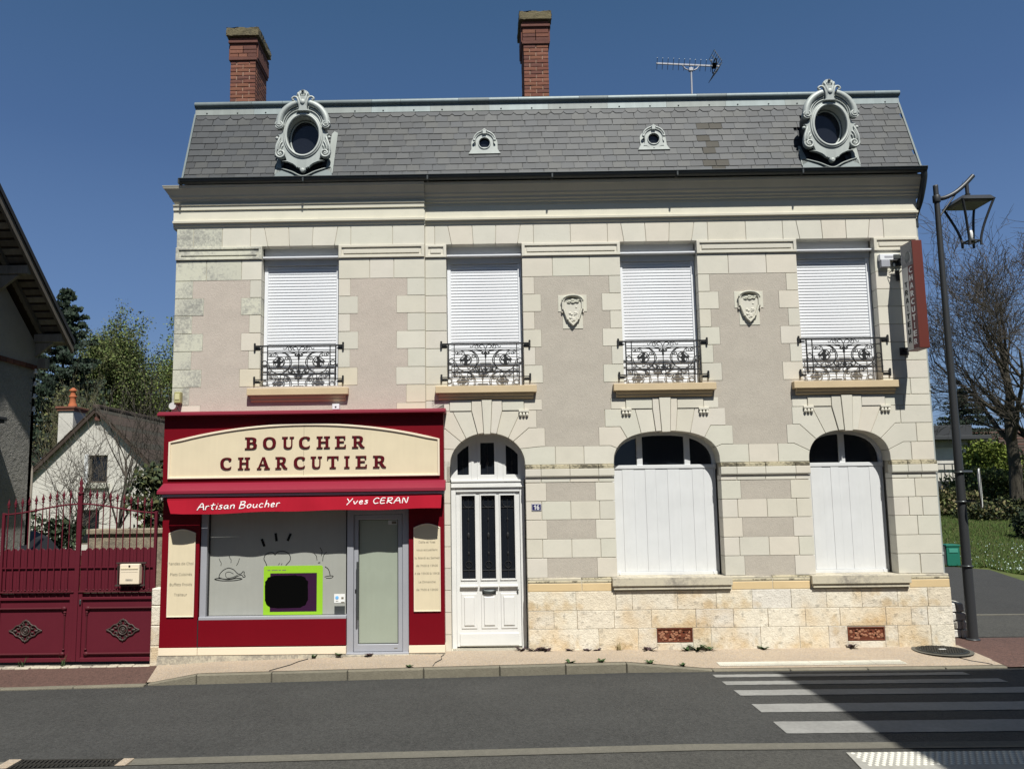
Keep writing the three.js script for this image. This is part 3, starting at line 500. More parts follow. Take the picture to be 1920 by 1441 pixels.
// ---------------------------------------------------------------- ground-floor shuttered windows
function sillLower(x0, x1) {
  const s = group('window_sill', house);
  part('slab', RB(x0, x1, .935, 1.062, -.25, .115, .008), M.sillGrey, s);
  part('moulding', [RB(x0 + .02, x1 - .02, .90, .936, -.1, .088, .006), RB(x0 + .02, x1 - .02, .878, .902, -.1, .098, .006)].map(clean), M.sillGrey, s);
}
sillLower(1.955, 3.772); sillLower(4.972, 6.467);
function archedWindow(A, mullions, boards) {
  const w = group('arched_window', house), z = -.26;
  part('pane', EX(archOutline(A, .02, 2.7), z - .05, z - .04), M.glass, w);
  const outer = archOutline(A, .02, 2.70), inner = archOutline({ ...A, a: A.a - .05, rise: A.rise - .045 }, 0, 2.765);
  part('frame', EX(outer, z - .04, z, .003, [inner.slice().reverse()]), M.white, w);
  for (const x of mullions) part('mullion', RB(x - .045, x + .045, 2.74, archY(A, x - A.cx) - .02, z - .035, z + .008, .006), M.white, w);
  part('transom', RB(A.cx - A.a, A.cx + A.a, 2.715, 2.775, z - .035, z + .02, .006), M.white, w);
  const sh = group('folding_shutter', house), x0 = A.cx - A.a + .008, x1 = A.cx + A.a - .035;
  let x = x0; boards.forEach((b, k) => { const xe = k === boards.length - 1 ? x1 : x0 + (x1 - x0) * b; const dz = [0, .006, .001, .007, .002, .005, 0, .004, .001][k % 9]; part('board', RB(x + .0008, xe - .0008, 1.115, 2.712, z - .02, z + .006 + dz * .8, .0018), M.white, sh); x = xe; });
  part('bottom_rail', RB(x0, x1, 1.062, 1.112, z - .03, z + .03, .004), M.white, sh);
  part('side_rail', RB(x1 + .002, x1 + .03, 1.062, 2.715, z - .03, z + .012, .004), M.whiteShade, sh);
  part('hinge', [RB(x1 - .075, x1 - .055, 1.072, 1.118, z, z + .042, .003), RB(x0 + .055, x0 + .075, 1.072, 1.118, z, z + .042, .003)].map(clean), M.plastic, sh);
}
archedWindow(ARCH[1], [2.507, 3.262], [.098, .215, .325, .43, .545, .665, .79, .90, 1]);
archedWindow(ARCH[2], [5.717], [.085, .235, .345, .455, .575, .70, .85, 1]);

// ---------------------------------------------------------------- front door with its fanlight
{
  const A = ARCH[0], z = -.26, d = group('front_door', house), x0 = -.50, x1 = .660;
  const panes = [[-.335, -.125], [-.026, .194], [.280, .500]];
  // frame: side posts and head
  part('frame', [RB(x0, -.425, -.03, 2.45, z - .05, z + .03, .006), RB(.585, x1, -.03, 2.45, z - .05, z + .03, .006), RB(-.425, .585, 2.385, 2.45, z - .05, z + .03, .006)].map(clean), M.whiteDoor, d);
  part('transom', [RB(x0, x1, 2.452, 2.485, z - .05, z + .055, .006), RB(x0, x1, 2.487, 2.535, z - .05, z + .03, .006), RB(x0, x1, 2.537, 2.575, z - .05, z + .045, .01)].map(clean), M.whiteDoor, d);
  const small = { ...A, a: A.a - .11, rise: A.rise - .13 };
  const fan = archOutline(A, .02, 2.575);
  const inside = (x) => Math.min(3.165, archY(A, x - A.cx) - .105);
  const hole = (xa, xb) => { const o = [[xa, 2.655], [xb, 2.655]]; for (let i = 0; i <= 10; i++) { const x = lerp(xb, xa, i / 10); o.push([x, Math.max(2.66, Math.min(inside(x), 3.165))]); } return o; };
  const hs = [hole(-.395, -.215), hole(-.026, .194), hole(.380, .570)];
  part('fanlight', EX(fan, z - .05, z + .0, .004, hs.map((h) => h.slice().reverse())), M.whiteDoor, d);
  for (const h of hs) { const g = group('pane', d); part('glass', EX(h.map(([x, y]) => [x, y]), z - .045, z - .038), M.glass, g); const cx = (h[0][0] + h[1][0]) / 2; part('grille_bar', [rod([cx, 2.655, z - .03], [cx, inside(cx), z - .03], .005), ball(cx, 2.84, z - .03, .020, 1, 1.6, .6)].map(clean), M.iron, g); }
  for (const x of [-.165, -.075, .245, .335]) part('bead', RB(x - .004, x + .004, 2.59, archY(A, x - A.cx) - .05, z - .01, z + .008, .003), M.whiteDoor, d);
  // leaf: three glazed lights above, three raised panels below
  const leaf = EX(rect(-.424, .584, .0, 2.384), z - .05, z, .004, panes.map(([a, b]) => rect(a, b, 1.03, 2.325).reverse()));
  part('leaf', leaf, M.whiteDoor, d);
  for (const [a, b] of panes) {
    part('pane', B(a - .01, b + .01, 1.02, 2.335, z - .045, z - .038), M.glass, d);
    const c = (a + b) / 2, g = [rod([c, 1.03, z - .03], [c, 2.325, z - .03], .006), rod([a, 2.14, z - .03], [b, 2.14, z - .03], .005), rod([a, 1.16, z - .03], [b, 1.16, z - .03], .005), ring(c, 2.225, .08, .005, z - .03), ball(c, 1.70, z - .03, .022, 1, 2.2, .7), ball(c, 1.42, z - .03, .016, 1, 2, .7), ring(c, 1.25, .05, .005, z - .03), ball(c, 1.95, z - .03, .014, 1, 2, .7)];
    part('door_grille', g.map(clean), M.iron, d);
    part('glazing_bead', EX(rect(a - .022, b + .022, 1.008, 2.347), z - .002, z + .014, .004, [rect(a, b, 1.03, 2.325).reverse()]), M.whiteDoor, d);
    part('shelf_moulding', RB(a - .035, b + .035, .905, .935, z - .01, z + .045, .008), M.whiteDoor, d);
    part('panel', [EX(rect(a - .018, b + .018, .27, .81), z - .005, z + .010, .008), EX(rect(a + .022, b - .022, .315, .765), z, z + .024, .014)].map(clean), M.whiteDoor, d);
  }
  part('kick_board', RB(-.38, .54, .015, .205, z - .01, z + .020, .008), M.whiteDoor, d);
  const l = group('letter_slot', d); part('plate', RB(-.025, .190, .795, .86, z, z + .022, .006), M.steel, l); part('knocker', tube([[-.02, .858, z + .035], [.02, .85, z + .055], [.14, .85, z + .055], [.185, .858, z + .035]], .008), M.steel, l);
  part('door_knob', ball(.530, .86, z + .025, .016), M.steel, d); part('lock', RB(.52, .54, .80, .83, z, z + .012, .003), M.steel, d);
  part('doorstep', RB(-.498, .668, -.12, -.02, -.40, .0, .012), M.sillGrey, d);
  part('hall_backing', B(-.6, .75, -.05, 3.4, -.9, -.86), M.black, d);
}
// house number
let numberPlate;
{
  const p = thing('house_number', 'small blue enamel plate with white number 16 beside the white front door', 'number plate', [.832, 2.135, 0]);
  part('plate', RB(-.077, .077, -.056, .056, -.002, .008, .006), M.enamel, p);
  part('border', EX(rect(-.072, .072, -.051, .051), .0075, .0092, 0, [rect(-.068, .068, -.047, .047).reverse()]), M.porcelain, p);
  numberPlate = p;
}
// ---------------------------------------------------------------- mansard roof
const roof = group('roof', house);
const RY0 = 7.43, RZ0 = .10, RY1 = 8.82, RZ1 = -.40, RL = Math.hypot(RY1 - RY0, RZ1 - RZ0), RA = Math.atan2(RZ0 - RZ1, RY1 - RY0);
const onRoof = (s, out = 0) => [RY0 + s * Math.cos(RA) + out * Math.sin(RA), RZ0 - s * Math.sin(RA) + out * Math.cos(RA)];   // [y, z] at slope distance s
const RX0 = -4.785, RX1 = 7.105;
part('deck', [profileX([[RZ0 - .02, RY0], [RZ1 - .02, RY1], [RZ1 - .02, 9.0], [-4, 9.35], [-8, 8.9], [-8, 7.1], [RZ0 - .3, 7.1]], RX0 + .02, RX1 - .02), B(-4.72, 7.0, 7.30, 7.44, -.3, .10)].map(clean), M.slateDark, roof);
const bigDormers = [[-2.829, 8.166], [5.690, 8.190]], smallDormers = [[.111, 8.075], [2.888, 8.100]];
{
  const pitch = RL / 11, rs = rng(31), variants = [];
  for (let v = 0; v < 5; v++) {          // trimmed corners and slightly broken lower edges
    const w = .2045, h = pitch + .05, c = .004 + .012 * rs(), e = rs() * .005;
    const g = EX([[-w / 2 + c, 0], [w / 2 - c * .4, e], [w / 2, c + e], [w / 2, h], [-w / 2, h], [-w / 2, c]], 0, .006); variants.push(g);
  }
  const scallop = EX([[-.06, 0], [.06, 0], [.1035, .05], [.1035, .17], [-.1035, .17], [-.1035, .05]], 0, .007);
  const list = [];
  for (let row = 0; row < 11; row++) {
    const off = -(row % 2) * .105 - .03 * (row % 3); let x = RX0 + off;
    while (x < RX1 + .05) {
      const xa = Math.max(x, RX0 + .008), xb = Math.min(x + .209, RX1 - .008), xc = (xa + xb) / 2, s = row * pitch + .004; x += .209;
      if (xb - xa < .035) continue;
      const y = RY0 + (s + .08) * Math.cos(RA);
      if (bigDormers.some(([dx, dy]) => Math.abs(xc - dx) < (y < 8.35 ? .36 : .20) && y < 8.55)) continue;
      if (smallDormers.some(([dx, dy]) => Math.abs(xc - dx) < .13 && Math.abs(y - dy) < .10)) continue;
      const brown = xc > 3.70 && xc < 4.02 && row < 9;
      list.push({ xc, s, row, brown, k: (xb - xa) / .209 });
    }
  }
  const place = (o, it) => { const [y, z] = onRoof(it.s, .014); o.position.set(it.xc + (rs() - .5) * .006, y, z); o.scale.x = it.k; o.rotation.set(-RA - .062 + (rs() - .5) * .03, 0, (rs() - .5) * .012); };
  const order = list.map((it, i) => [Math.abs(it.xc - 1.2) + it.row * .12, i]).sort((a, b) => a[0] - b[0]).map((q) => list[q[1]]);
  const rest = new Map();
  order.forEach((it, i) => {
    const g = it.row === 10 ? scallop : variants[Math.floor(rs() * 5)], m = it.brown && rs() < .55 ? M.slateBrown : M.slates[Math.floor(Math.pow(rs(), 1.2) * 6) % 6];
    if (i < 295) place(part('slate', g, m, roof), it);
    else { const o = new THREE.Object3D(); place(o, it); o.updateMatrix(); const q = clean(g.clone()).applyMatrix4(o.matrix); if (!rest.has(m)) rest.set(m, []); rest.get(m).push(q); }
  });
  for (const [m, gs] of rest) { const o = part('slates', gs, m, roof); o.userData.kind = 'stuff'; }
}
// zinc flashing and ridge roll with its joints
for (let x = RX0 - .01, k = 0; x < RX1; x += 1.0, k++) {
  const x1 = Math.min(x + 1.0, RX1 + .02);
  part('flashing', profileX([[RZ1 + .022, RY1 - .02], [RZ1 + .030, RY1 - .018], [RZ1 + .016, 8.945], [RZ1 - .1, 8.95], [RZ1 - .1, RY1]], x, x1 - .003), k % 2 ? M.zincFlash : M.zincMid, roof);
  part('clip', ball((x + x1) / 2 - .3, RY1 + .012, RZ1 + .030, .013, 1, 1, .6), M.gutter, roof); part('clip', ball((x + x1) / 2 + .22, RY1 + .012, RZ1 + .030, .013, 1, 1, .6), M.gutter, roof);
}
for (let x = RX0 - .02, k = 0; x < RX1 + .01; k++) {
  const l = [.98, .52, .50, 1.02, .49][k % 5], x1 = Math.min(x + l, RX1 + .03), g = new THREE.CylinderGeometry(.052, .052, x1 - x - .004, 20); g.rotateZ(Math.PI / 2); g.translate((x + x1) / 2, 8.985, RZ1 + .012);
  part('ridge_roll', [uvMetres(g), B(x, x1 - .004, 8.93, 8.985, RZ1 - .06, RZ1 + .03)].map(clean), k % 3 ? M.zincRidge : M.zincDull, roof); x = x1;
}
part('verge_strip', bar([RX0 - .008, RY0 + .01, RZ0 + .012], [RX0 - .008, RY1, RZ1 + .012], .03, .03), M.zincDull, roof); part('verge_strip', bar([RX1 + .008, RY0 + .01, RZ0 + .012], [RX1 + .008, RY1, RZ1 + .012], .03, .03), M.zincDull, roof);
// gutter and downpipe
{
  const g = group('gutter', house), pts = [];
  for (let i = 0; i <= 12; i++) { const a = Math.PI + Math.PI * i / 12; pts.push([.252 + .066 * Math.cos(a), 7.395 + .070 * Math.sin(a)]); }
  for (let i = 12; i >= 0; i--) { const a = Math.PI + Math.PI * i / 12; pts.push([.252 + .060 * Math.cos(a), 7.397 + .064 * Math.sin(a)]); }
  for (let x = -4.765, k = 0; x < 7.09; x += 1.98, k++) { const x1 = Math.min(x + 1.98, 7.095); part('trough', profileX(pts, x, x1 - .004), M.gutter, g); part('bead', rod([x, 7.397, .318], [x1, 7.397, .318], .011), M.gutter, g); part('joint', B(x - .012, x + .012, 7.318, 7.40, .18, .322), M.gutter, g); }
  part('end_cap', [EX([...arcPts(0, 0, .066, .07, Math.PI, 2 * Math.PI, 10)], -.004, .004).rotateY(Math.PI / 2).translate(-4.766, 7.396, .252), EX([...arcPts(0, 0, .066, .07, Math.PI, 2 * Math.PI, 10)], -.004, .004).rotateY(Math.PI / 2).translate(7.095, 7.396, .252)].map(clean), M.gutter, g);
  part('apron', profileX([[RZ0 - .05, 7.44], [RZ0 + .02, 7.45], [.20, 7.405], [.19, 7.39], [RZ0 - .05, 7.40]], RX0, RX1), M.slateDark, g);
  const d = group('downpipe', house);
  part('swan_neck', tube([[7.07, 7.36, .25], [7.085, 7.27, .22], [7.09, 6.95, .06], [7.09, 6.72, -.12], [7.09, 6.55, -.13]], .045, 30, 12), M.gutter, d);
  part('pipe', rod([7.075, 6.6, -.13], [7.075, .95, -.13], .040, .040, 14), M.zinc, d);
  for (const y of [5.5, 3.9, 2.6, 1.35]) part('bracket', lathe([[.043, -.02], [.048, -.02], [.048, .02], [.043, .02]], 7.075, y, -.13, 14), M.zinc, d);
}
// ---------------------------------------------------------------- the two large oval dormers
function bigDormer([cx, cy]) {
  const d = group('oval_dormer', house, [cx, cy - .005, .15]); d.scale.set(1.13, 1.075, 1.1);
  const half = [[.281, .16], [.281, .114], [.314, .041], [.375, .022], [.345, -.009], [.352, -.045], [.359, -.087], [.392, -.20], [.398, -.26], [.385, -.32], [.350, -.352], [.314, -.362], [.275, -.35], [.253, -.332], [.236, -.388], [.309, -.393], [.22, -.412], [.147, -.445], [.11, -.475], [.090, -.505], [.075, -.50], [.062, -.515], [.047, -.512], [.040, -.545], [.022, -.572], [0, -.578]];
  const top = arcPts(0, .13, .345, .36, 0, Math.PI, 18);
  const outline = [...top, ...half.map(([x, y]) => [-x, y]), ...half.slice(0, -1).reverse()];
  const oval = arcPts(0, 0, .232, .312, 0, 2 * Math.PI, 32).slice(0, 32);
  part('plate', EX(outline, -.05, 0, .008, [oval.slice().reverse()]), M.zinc, d);
  const el = (a, b, r, z) => tube(arcPts(0, 0, a, b, 0, 2 * Math.PI, 40).slice(0, 40).map(([x, y]) => [x, y, z]), r, 64, 8, true);
  part('oval_moulding', el(.272, .350, .013, .004), M.zincPale, d); part('oval_moulding', el(.246, .325, .020, .010), M.zincPale, d);
  const tun = new THREE.CylinderGeometry(1, 1, .16, 36, 1, true); tun.rotateX(Math.PI / 2); tun.scale(.233, .313, 1); tun.translate(0, 0, -.08);
  part('tunnel', uvMetres(tun), M.zincPale, d);
  const gl = new THREE.CylinderGeometry(1, 1, .01, 36); gl.rotateX(Math.PI / 2); gl.scale(.236, .316, 1); gl.translate(0, 0, -.155);
  part('pane', clean(gl), M.glassOval, d);
  part('sash', el(.212, .292, .013, -.145), M.zinc, d);
  // hood: a thick roll over the top with a volute at either end, two fine ribs inside
  for (const s of [-1, 1]) {
    const a0 = s > 0 ? -.05 : Math.PI + .05, a1 = s > 0 ? Math.PI / 2 - .28 : Math.PI / 2 + .28;
    part('hood_roll', tube(arcPts(0, .165, .345, .345, a0, a1, 16).map(([x, y]) => [x, y, .015]), .050, 30, 10), M.zinc, d);
    part('rib', tube(arcPts(0, .165, .285, .275, a0, a1, 14).map(([x, y]) => [x, y, .012]), .012, 28, 6), M.zinc, d);
    part('rib', tube(arcPts(0, .165, .258, .240, a0, a1, 14).map(([x, y]) => [x, y, .010]), .008, 28, 6), M.zinc, d);
    const vol = new THREE.CylinderGeometry(.062, .062, .07, 18); vol.rotateX(Math.PI / 2); vol.translate(s * .335, .155, .012);
    part('volute', [clean(vol), clean(tube(spiral(s * .335, .155, .056, .014, s > 0 ? 0 : Math.PI, s * 1.6, .048, 24), .011, 48, 6)), clean(ball(s * .335, .155, .045, .018))], M.zincPale, d);
    part('bead', ball(s * .375, -.037, -.01, .026), M.zincPale, d);
    // lower console: fluted leaf running into a scroll
    part('console', [tube(spiral(s * .318, -.285, .070, .018, s > 0 ? .4 : Math.PI - .4, -s * 1.5, .012, 24), .016, 48, 7), ball(s * .318, -.285, .010, .022),
      tube([[s * .385, -.25, .005], [s * .375, -.17, .012], [s * .345, -.08, .008], [s * .330, -.03, 0]], .018, 18, 7),
      tube([[s * .345, -.23, .005], [s * .335, -.17, .012], [s * .315, -.12, .008], [s * .30, -.10, 0]], .013, 14, 6), tube([[s * .305, -.215, .005], [s * .30, -.18, .012], [s * .285, -.155, .006]], .011, 10, 6),
      tube([[s * .365, -.22, .008], [s * .352, -.15, .016], [s * .325, -.085, .010]], .010, 12, 6)].map(clean), M.zincPale, d);
    part('crest_volute', [tube([[s * .045, .40, .03], [s * .058, .50, .045], [s * .085, .575, .045], [s * .125, .590, .04], [s * .155, .565, .035], [s * .145, .545, .03], [s * .125, .550, .03]], .016, 28, 7), tube([[s * .02, .42, .045], [s * .03, .52, .055], [s * .05, .60, .05], [s * .06, .655, .04]], .013, 20, 6)].map(clean), M.zincPale, d);
  }
  part('crest_stem', EX([[-.095, .36], [.095, .36], [.062, .39], [.052, .45], [.060, .53], [.085, .60], [-.085, .60], [-.060, .53], [-.052, .45], [-.062, .39]], -.02, .060, .014), M.zinc, d);
  part('crest_boss', ball(0, .50, .055, .040, 1, 1.15, .7), M.zincPale, d);
  part('crest_shell', [EX([...arcPts(0, .60, .095, .105, 0, Math.PI, 14)], -.01, .045, .012), ...[-.07, -.035, 0, .035, .07].map((x) => ball(x, .655 - Math.abs(x) * .3, .044, .018, .8, 1.5, .7))].map(clean), M.zinc, d);
  part('crest_eye', ball(0, .675, .060, .020, 1, 1, .5), M.gutter, d);
  part('drop', [ball(0, -.545, .005, .030, 1, 1, .6), tube(arcPts(0, -.545, .024, .024, Math.PI, 2 * Math.PI, 8).map(([x, y]) => [x, y, .012]), .006)].map(clean), M.zincPale, d);
  // body running back into the roof
  part('body', EX([...arcPts(0, .13, .30, .33, 0, Math.PI, 16), [-.30, -.30], [-.22, -.36], [0, -.46], [.22, -.36], [.30, -.30]], -.62, -.05, 0, [arcPts(0, 0, .236, .316, 0, 2 * Math.PI, 24).slice(0, 24).reverse()]), M.gutter, d);
  const ap = group('dormer_apron', house, [cx, cy, .15]);
  const s0 = onRoof(-.01, .022), y = (s) => onRoof(s, .030)[0] - cy, z = (s) => onRoof(s, .030)[1] - .15;
  const quad = (pts) => { const g = EX(pts, 0, .012, 0); g.rotateX(-RA); const [yy, zz] = onRoof(0, .020); g.translate(0, yy - cy, zz - .15); return g; };
  part('sheet', quad([[-.47, -.01], [.47, -.01], [.45, .22], [.38, .20], [.15, .10], [0, .03], [-.15, .10], [-.38, .20], [-.45, .22]]), M.zincDull, ap);
  part('sheet', quad([[.36, .18], [.47, .10], [.50, .98], [.44, 1.02], [.40, .96]]), M.zincMid, ap);
  part('sheet', quad([[-.36, .18], [-.47, .10], [-.455, .52], [-.42, .52]].reverse()), M.zincMid, ap);
  part('fold', tube([[-.43, .235, .02], [-.2, .135, .03], [0, .03, .035], [.2, .135, .03], [.43, .235, .02]].map((p) => p), .014, 30, 6).rotateX(-RA).translate(0, onRoof(0, .02)[0] - cy, onRoof(0, .02)[1] - .15), M.zincMid, ap);
}
bigDormers.forEach(bigDormer);
// the two small round vents between them
for (const [cx, cy] of smallDormers) {
  const d = group('round_dormer', house, [cx, cy, -.055]);
  const outline = [...arcPts(0, .03, .150, .165, -.3, Math.PI + .3, 16), [-.150, -.06], [-.168, -.115], [-.12, -.118], [-.06, -.15], [0, -.165], [.06, -.15], [.12, -.118], [.168, -.115], [.150, -.06]];
  part('plate', EX(outline, -.03, 0, .004, [arcPts(0, .0, .088, .088, 0, 2 * Math.PI, 24).slice(0, 24).reverse()]), M.zincPale, d);
  const t = new THREE.TorusGeometry(.097, .009, 8, 32); t.translate(0, 0, .004); part('moulding', t, M.zincPale, d);
  const gl = new THREE.CylinderGeometry(.09, .09, .01, 24); gl.rotateX(Math.PI / 2); gl.translate(0, 0, -.05); part('pane', clean(gl), M.glassOval, d);
  const tn = new THREE.CylinderGeometry(.0885, .0885, .05, 24, 1, true); tn.rotateX(Math.PI / 2); tn.translate(0, 0, -.025); part('tunnel', clean(tn), M.gutter, d);
  part('hood', [tube(arcPts(0, .04, .178, .158, -.05, Math.PI + .05, 18).map(([x, y]) => [x, y, .012]), .014, 36, 7), tube(arcPts(0, .035, .152, .132, .05, Math.PI - .05, 18).map(([x, y]) => [x, y, .010]), .007, 36, 6), ball(.168, .045, .012, .022), ball(-.168, .045, .012, .022)].map(clean), M.zincPale, d);
  part('keystone', [RB(-.032, .032, .145, .215, -.01, .035, .01), ball(0, .222, .02, .020, 1.4, .8, .8), ball(-.03, .205, .02, .014), ball(.03, .205, .02, .014)].map(clean), M.zincPale, d);
  part('drop', ball(0, -.155, .004, .014), M.zincPale, d);
  part('body', EX([...arcPts(0, .02, .155, .165, 0, Math.PI, 14), [-.155, -.10], [.155, -.10]], -.22, -.031, 0, [arcPts(0, 0, .09, .09, 0, 2 * Math.PI, 24).slice(0, 24).reverse()]), M.gutter, d);
  const sheet = EX([...arcPts(0, .02, .215, .19, 0, Math.PI, 14), [-.215, -.12], [-.262, -.215], [.262, -.215], [.215, -.12]], 0, .014, 0, [[[-.15, -.08], [.15, -.08], [.15, .10], [-.15, .10]]]);
  sheet.rotateX(-RA); const ss = (cy - RY0) / Math.cos(RA), [yy, zz] = onRoof(ss, .020); sheet.translate(0, yy - cy, zz + .055);
  part('apron', sheet, M.zincMid, d);
}
// ---------------------------------------------------------------- brick chimneys
function chimney(x0, x1, z0, z1, yTop, seed) {
  const c = group('chimney', house), r = rng(seed), H = .0735, j = .011;
  part('core', B(x0 + .012, x1 - .012, 8.9, yTop - .1, z1 + .012, z0 - .012), M.brickMortar, c);
  const w = x1 - x0, dpt = z0 - z1, lens = new Map();
  const face = (len, put) => { };
  const brickGeo = (l) => { const k = l.toFixed(3); if (!lens.has(k)) lens.set(k, [RB(-l / 2, l / 2, -(H - j) / 2, (H - j) / 2, -.03, .03, .004), RB(-l / 2 + .002, l / 2, -(H - j) / 2 + .001, (H - j) / 2, -.03, .028, .006)]); return pick(lens.get(k), r); };
  let row = 0;
  for (let y = 9.42; y < yTop - .62; y += H, row++) {
    const runs = (len) => { const o = []; let p = 0; const first = row % 2 ? .5 : 1, n = Math.round(len / .235), l = len / n; if (row % 2) { o.push([0, l / 2]); for (let i = 0; i < n - 1; i++) o.push([l / 2 + i * l, l]); o.push([len - l / 2, l / 2]); } else for (let i = 0; i < n; i++) o.push([i * l, l]); return o; };
    for (const [a, l] of runs(w)) { const b = part('brick', brickGeo(l - j), pick(M.bricks, r), c); b.position.set(x0 + a + l / 2, y + H / 2, z0 - .030 + (r() - .5) * .005); }
    for (const s of [0, 1]) for (const [a, l] of runs(dpt - .06)) { const b = part('brick', brickGeo(l - j), pick(M.bricks, r), c); b.rotation.y = s ? Math.PI / 2 : -Math.PI / 2; b.position.set(s ? x1 - .028 : x0 + .028, y + H / 2, z0 - .06 - a - l / 2); }
  }
  const ringB = (y0, y1, o, m, n) => part(n, RB(x0 - o, x1 + o, y0, y1, z1 - o, z0 + o, .008), m, c);
  const rows = (ya, yb, o) => { for (let y = ya; y < yb - .01; y += H) { const n = 2 + (Math.round(y * 30) % 2); for (let i = 0; i < n; i++) { const a = x0 - o + (w + 2 * o) * i / n, e = x0 - o + (w + 2 * o) * (i + 1) / n; part('brick', RB(a + .005, e - .005, y + .005, y + H - .005, z0 + o - .10, z0 + o + (r() - .5) * .005, .004), pick(M.bricks, r), c); } } };
  const t = yTop;
  ringB(t - .64, t - .30, -.012, M.brickMortar, 'core');
  ringB(t - .62, t - .555, .022, M.bricks[3], 'corbel'); rows(t - .555, t - .345, .012); ringB(t - .345, t - .285, .005, M.bricks[1], 'corbel'); ringB(t - .285, t - .235, .035, M.bricks[3], 'corbel'); ringB(t - .235, t - .17, .012, M.bricks[1], 'corbel');
  for (const s of [-1, 1]) part('corbel', RB(s > 0 ? x1 : x0 - .035, s > 0 ? x1 + .035 : x0, t - .56, t - .30, z1 - .03, z0 - .02, .006), M.bricks[1], c);
  const cap = new THREE.BoxGeometry(w + .13, .15, dpt + .13, 12, 4, 14), p = cap.attributes.position;
  for (let i = 0; i < p.count; i++) { const k = .016; p.setXYZ(i, p.getX(i) + (LAT[0][(i * 7) & 4095] - .5) * k, p.getY(i) + (LAT[1][(i * 13) & 4095] - .5) * k * (p.getY(i) > 0 ? 2 : .5), p.getZ(i) + (LAT[2][(i * 11) & 4095] - .5) * k); }
  cap.computeVertexNormals(); cap.translate((x0 + x1) / 2, t - .08, (z0 + z1) / 2); part('cap', uvMetres(cap), M.capMoss, c);
}
chimney(-4.605, -4.125, -1.5, -2.22, 11.07, 3); chimney(.875, 1.345, -1.5, -2.15, 11.29, 4);
// ---------------------------------------------------------------- aerial
{
  const a = thing('tv_aerial', 'thin television aerial on a mast above the slate roof', 'aerial', [3.975, 9.0, -1.5]);
  part('mast', rod([-.01, -.2, 0], [.005, 1.16, 0], .018), M.alu, a);
  const y = (x) => 1.205 - .068 * x;
  part('boom', bar([-.635, y(-.635), 0], [.54, y(.54), 0], .026), M.alu, a);
  part('brace', [tube([[-.16, y(-.16), 0], [-.09, 1.125, 0], [.09, 1.115, 0], [.16, y(.16), 0]], .012, 14, 6), RB(-.04, .04, 1.08, 1.14, -.03, .03)].map(clean), M.alu, a);
  for (let i = 0; i < 11; i++) { const x = -.62 + i * .10; part('element', bar([x - .02, y(x) + .045, .12], [x + .02, y(x) - .045, -.12], .009), M.steel, a); }
  part('dipole', [RB(.40, .47, y(.43) - .03, y(.43) + .04, -.05, .05), tube([[.43, y(.43) + .06, .15], [.45, y(.43) + .06, -.15], [.45, y(.43) - .06, -.15], [.43, y(.43) - .06, .15]], .008, 20, 5, true)].map(clean), M.black, a);
  for (const s of [1, -1]) { const x1 = s > 0 ? .40 : .37, y1 = y(.5) + s * .23; part('reflector', [...[-.15, 0, .15].map((z) => bar([.53, y(.5) + s * .02, z], [x1, y1, z], .009)), ...[0, .2, .4, .6, .8, 1].map((t) => bar([lerp(.53, x1, t), lerp(y(.5) + s * .02, y1, t), -.17], [lerp(.53, x1, t), lerp(y(.5) + s * .02, y1, t), .17], .007))].map(clean), M.steel, a); }
}
// ---------------------------------------------------------------- butcher's shop front
const fontSerif = await new FontLoader().loadAsync('fonts/droid/droid_serif_bold.typeface.json');
const fontSans = await new FontLoader().loadAsync('fonts/droid/droid_sans_regular.typeface.json');
const fontBold = await new FontLoader().loadAsync('fonts/droid/droid_sans_bold.typeface.json');
function text(str, size, depth, font, cs = 4) { const g = new TextGeometry(str, { font, size, depth, curveSegments: cs, bevelEnabled: false }); g.computeBoundingBox(); return g; }
function fitText(str, x0, x1, y0, y1, z, depth, font) { const g = text(str, 1, depth, font, 6), b = g.boundingBox; g.translate(-b.min.x, -b.min.y, 0); g.scale((x1 - x0) / (b.max.x - b.min.x), (y1 - y0) / (b.max.y - b.min.y), 1); g.translate(x0, y0, z); return g; }
{ // the number on the enamel plate
  part('number', fitText('16', -.042, .042, -.034, .036, .0078, .0025, fontBold), M.porcelain, numberPlate);
}
const FZ = .22;                                              // face of the shop front
const shop = thing('shop_front', 'dark red butcher shop front with cream sign board, red awning and grey glazed door', 'shop front');
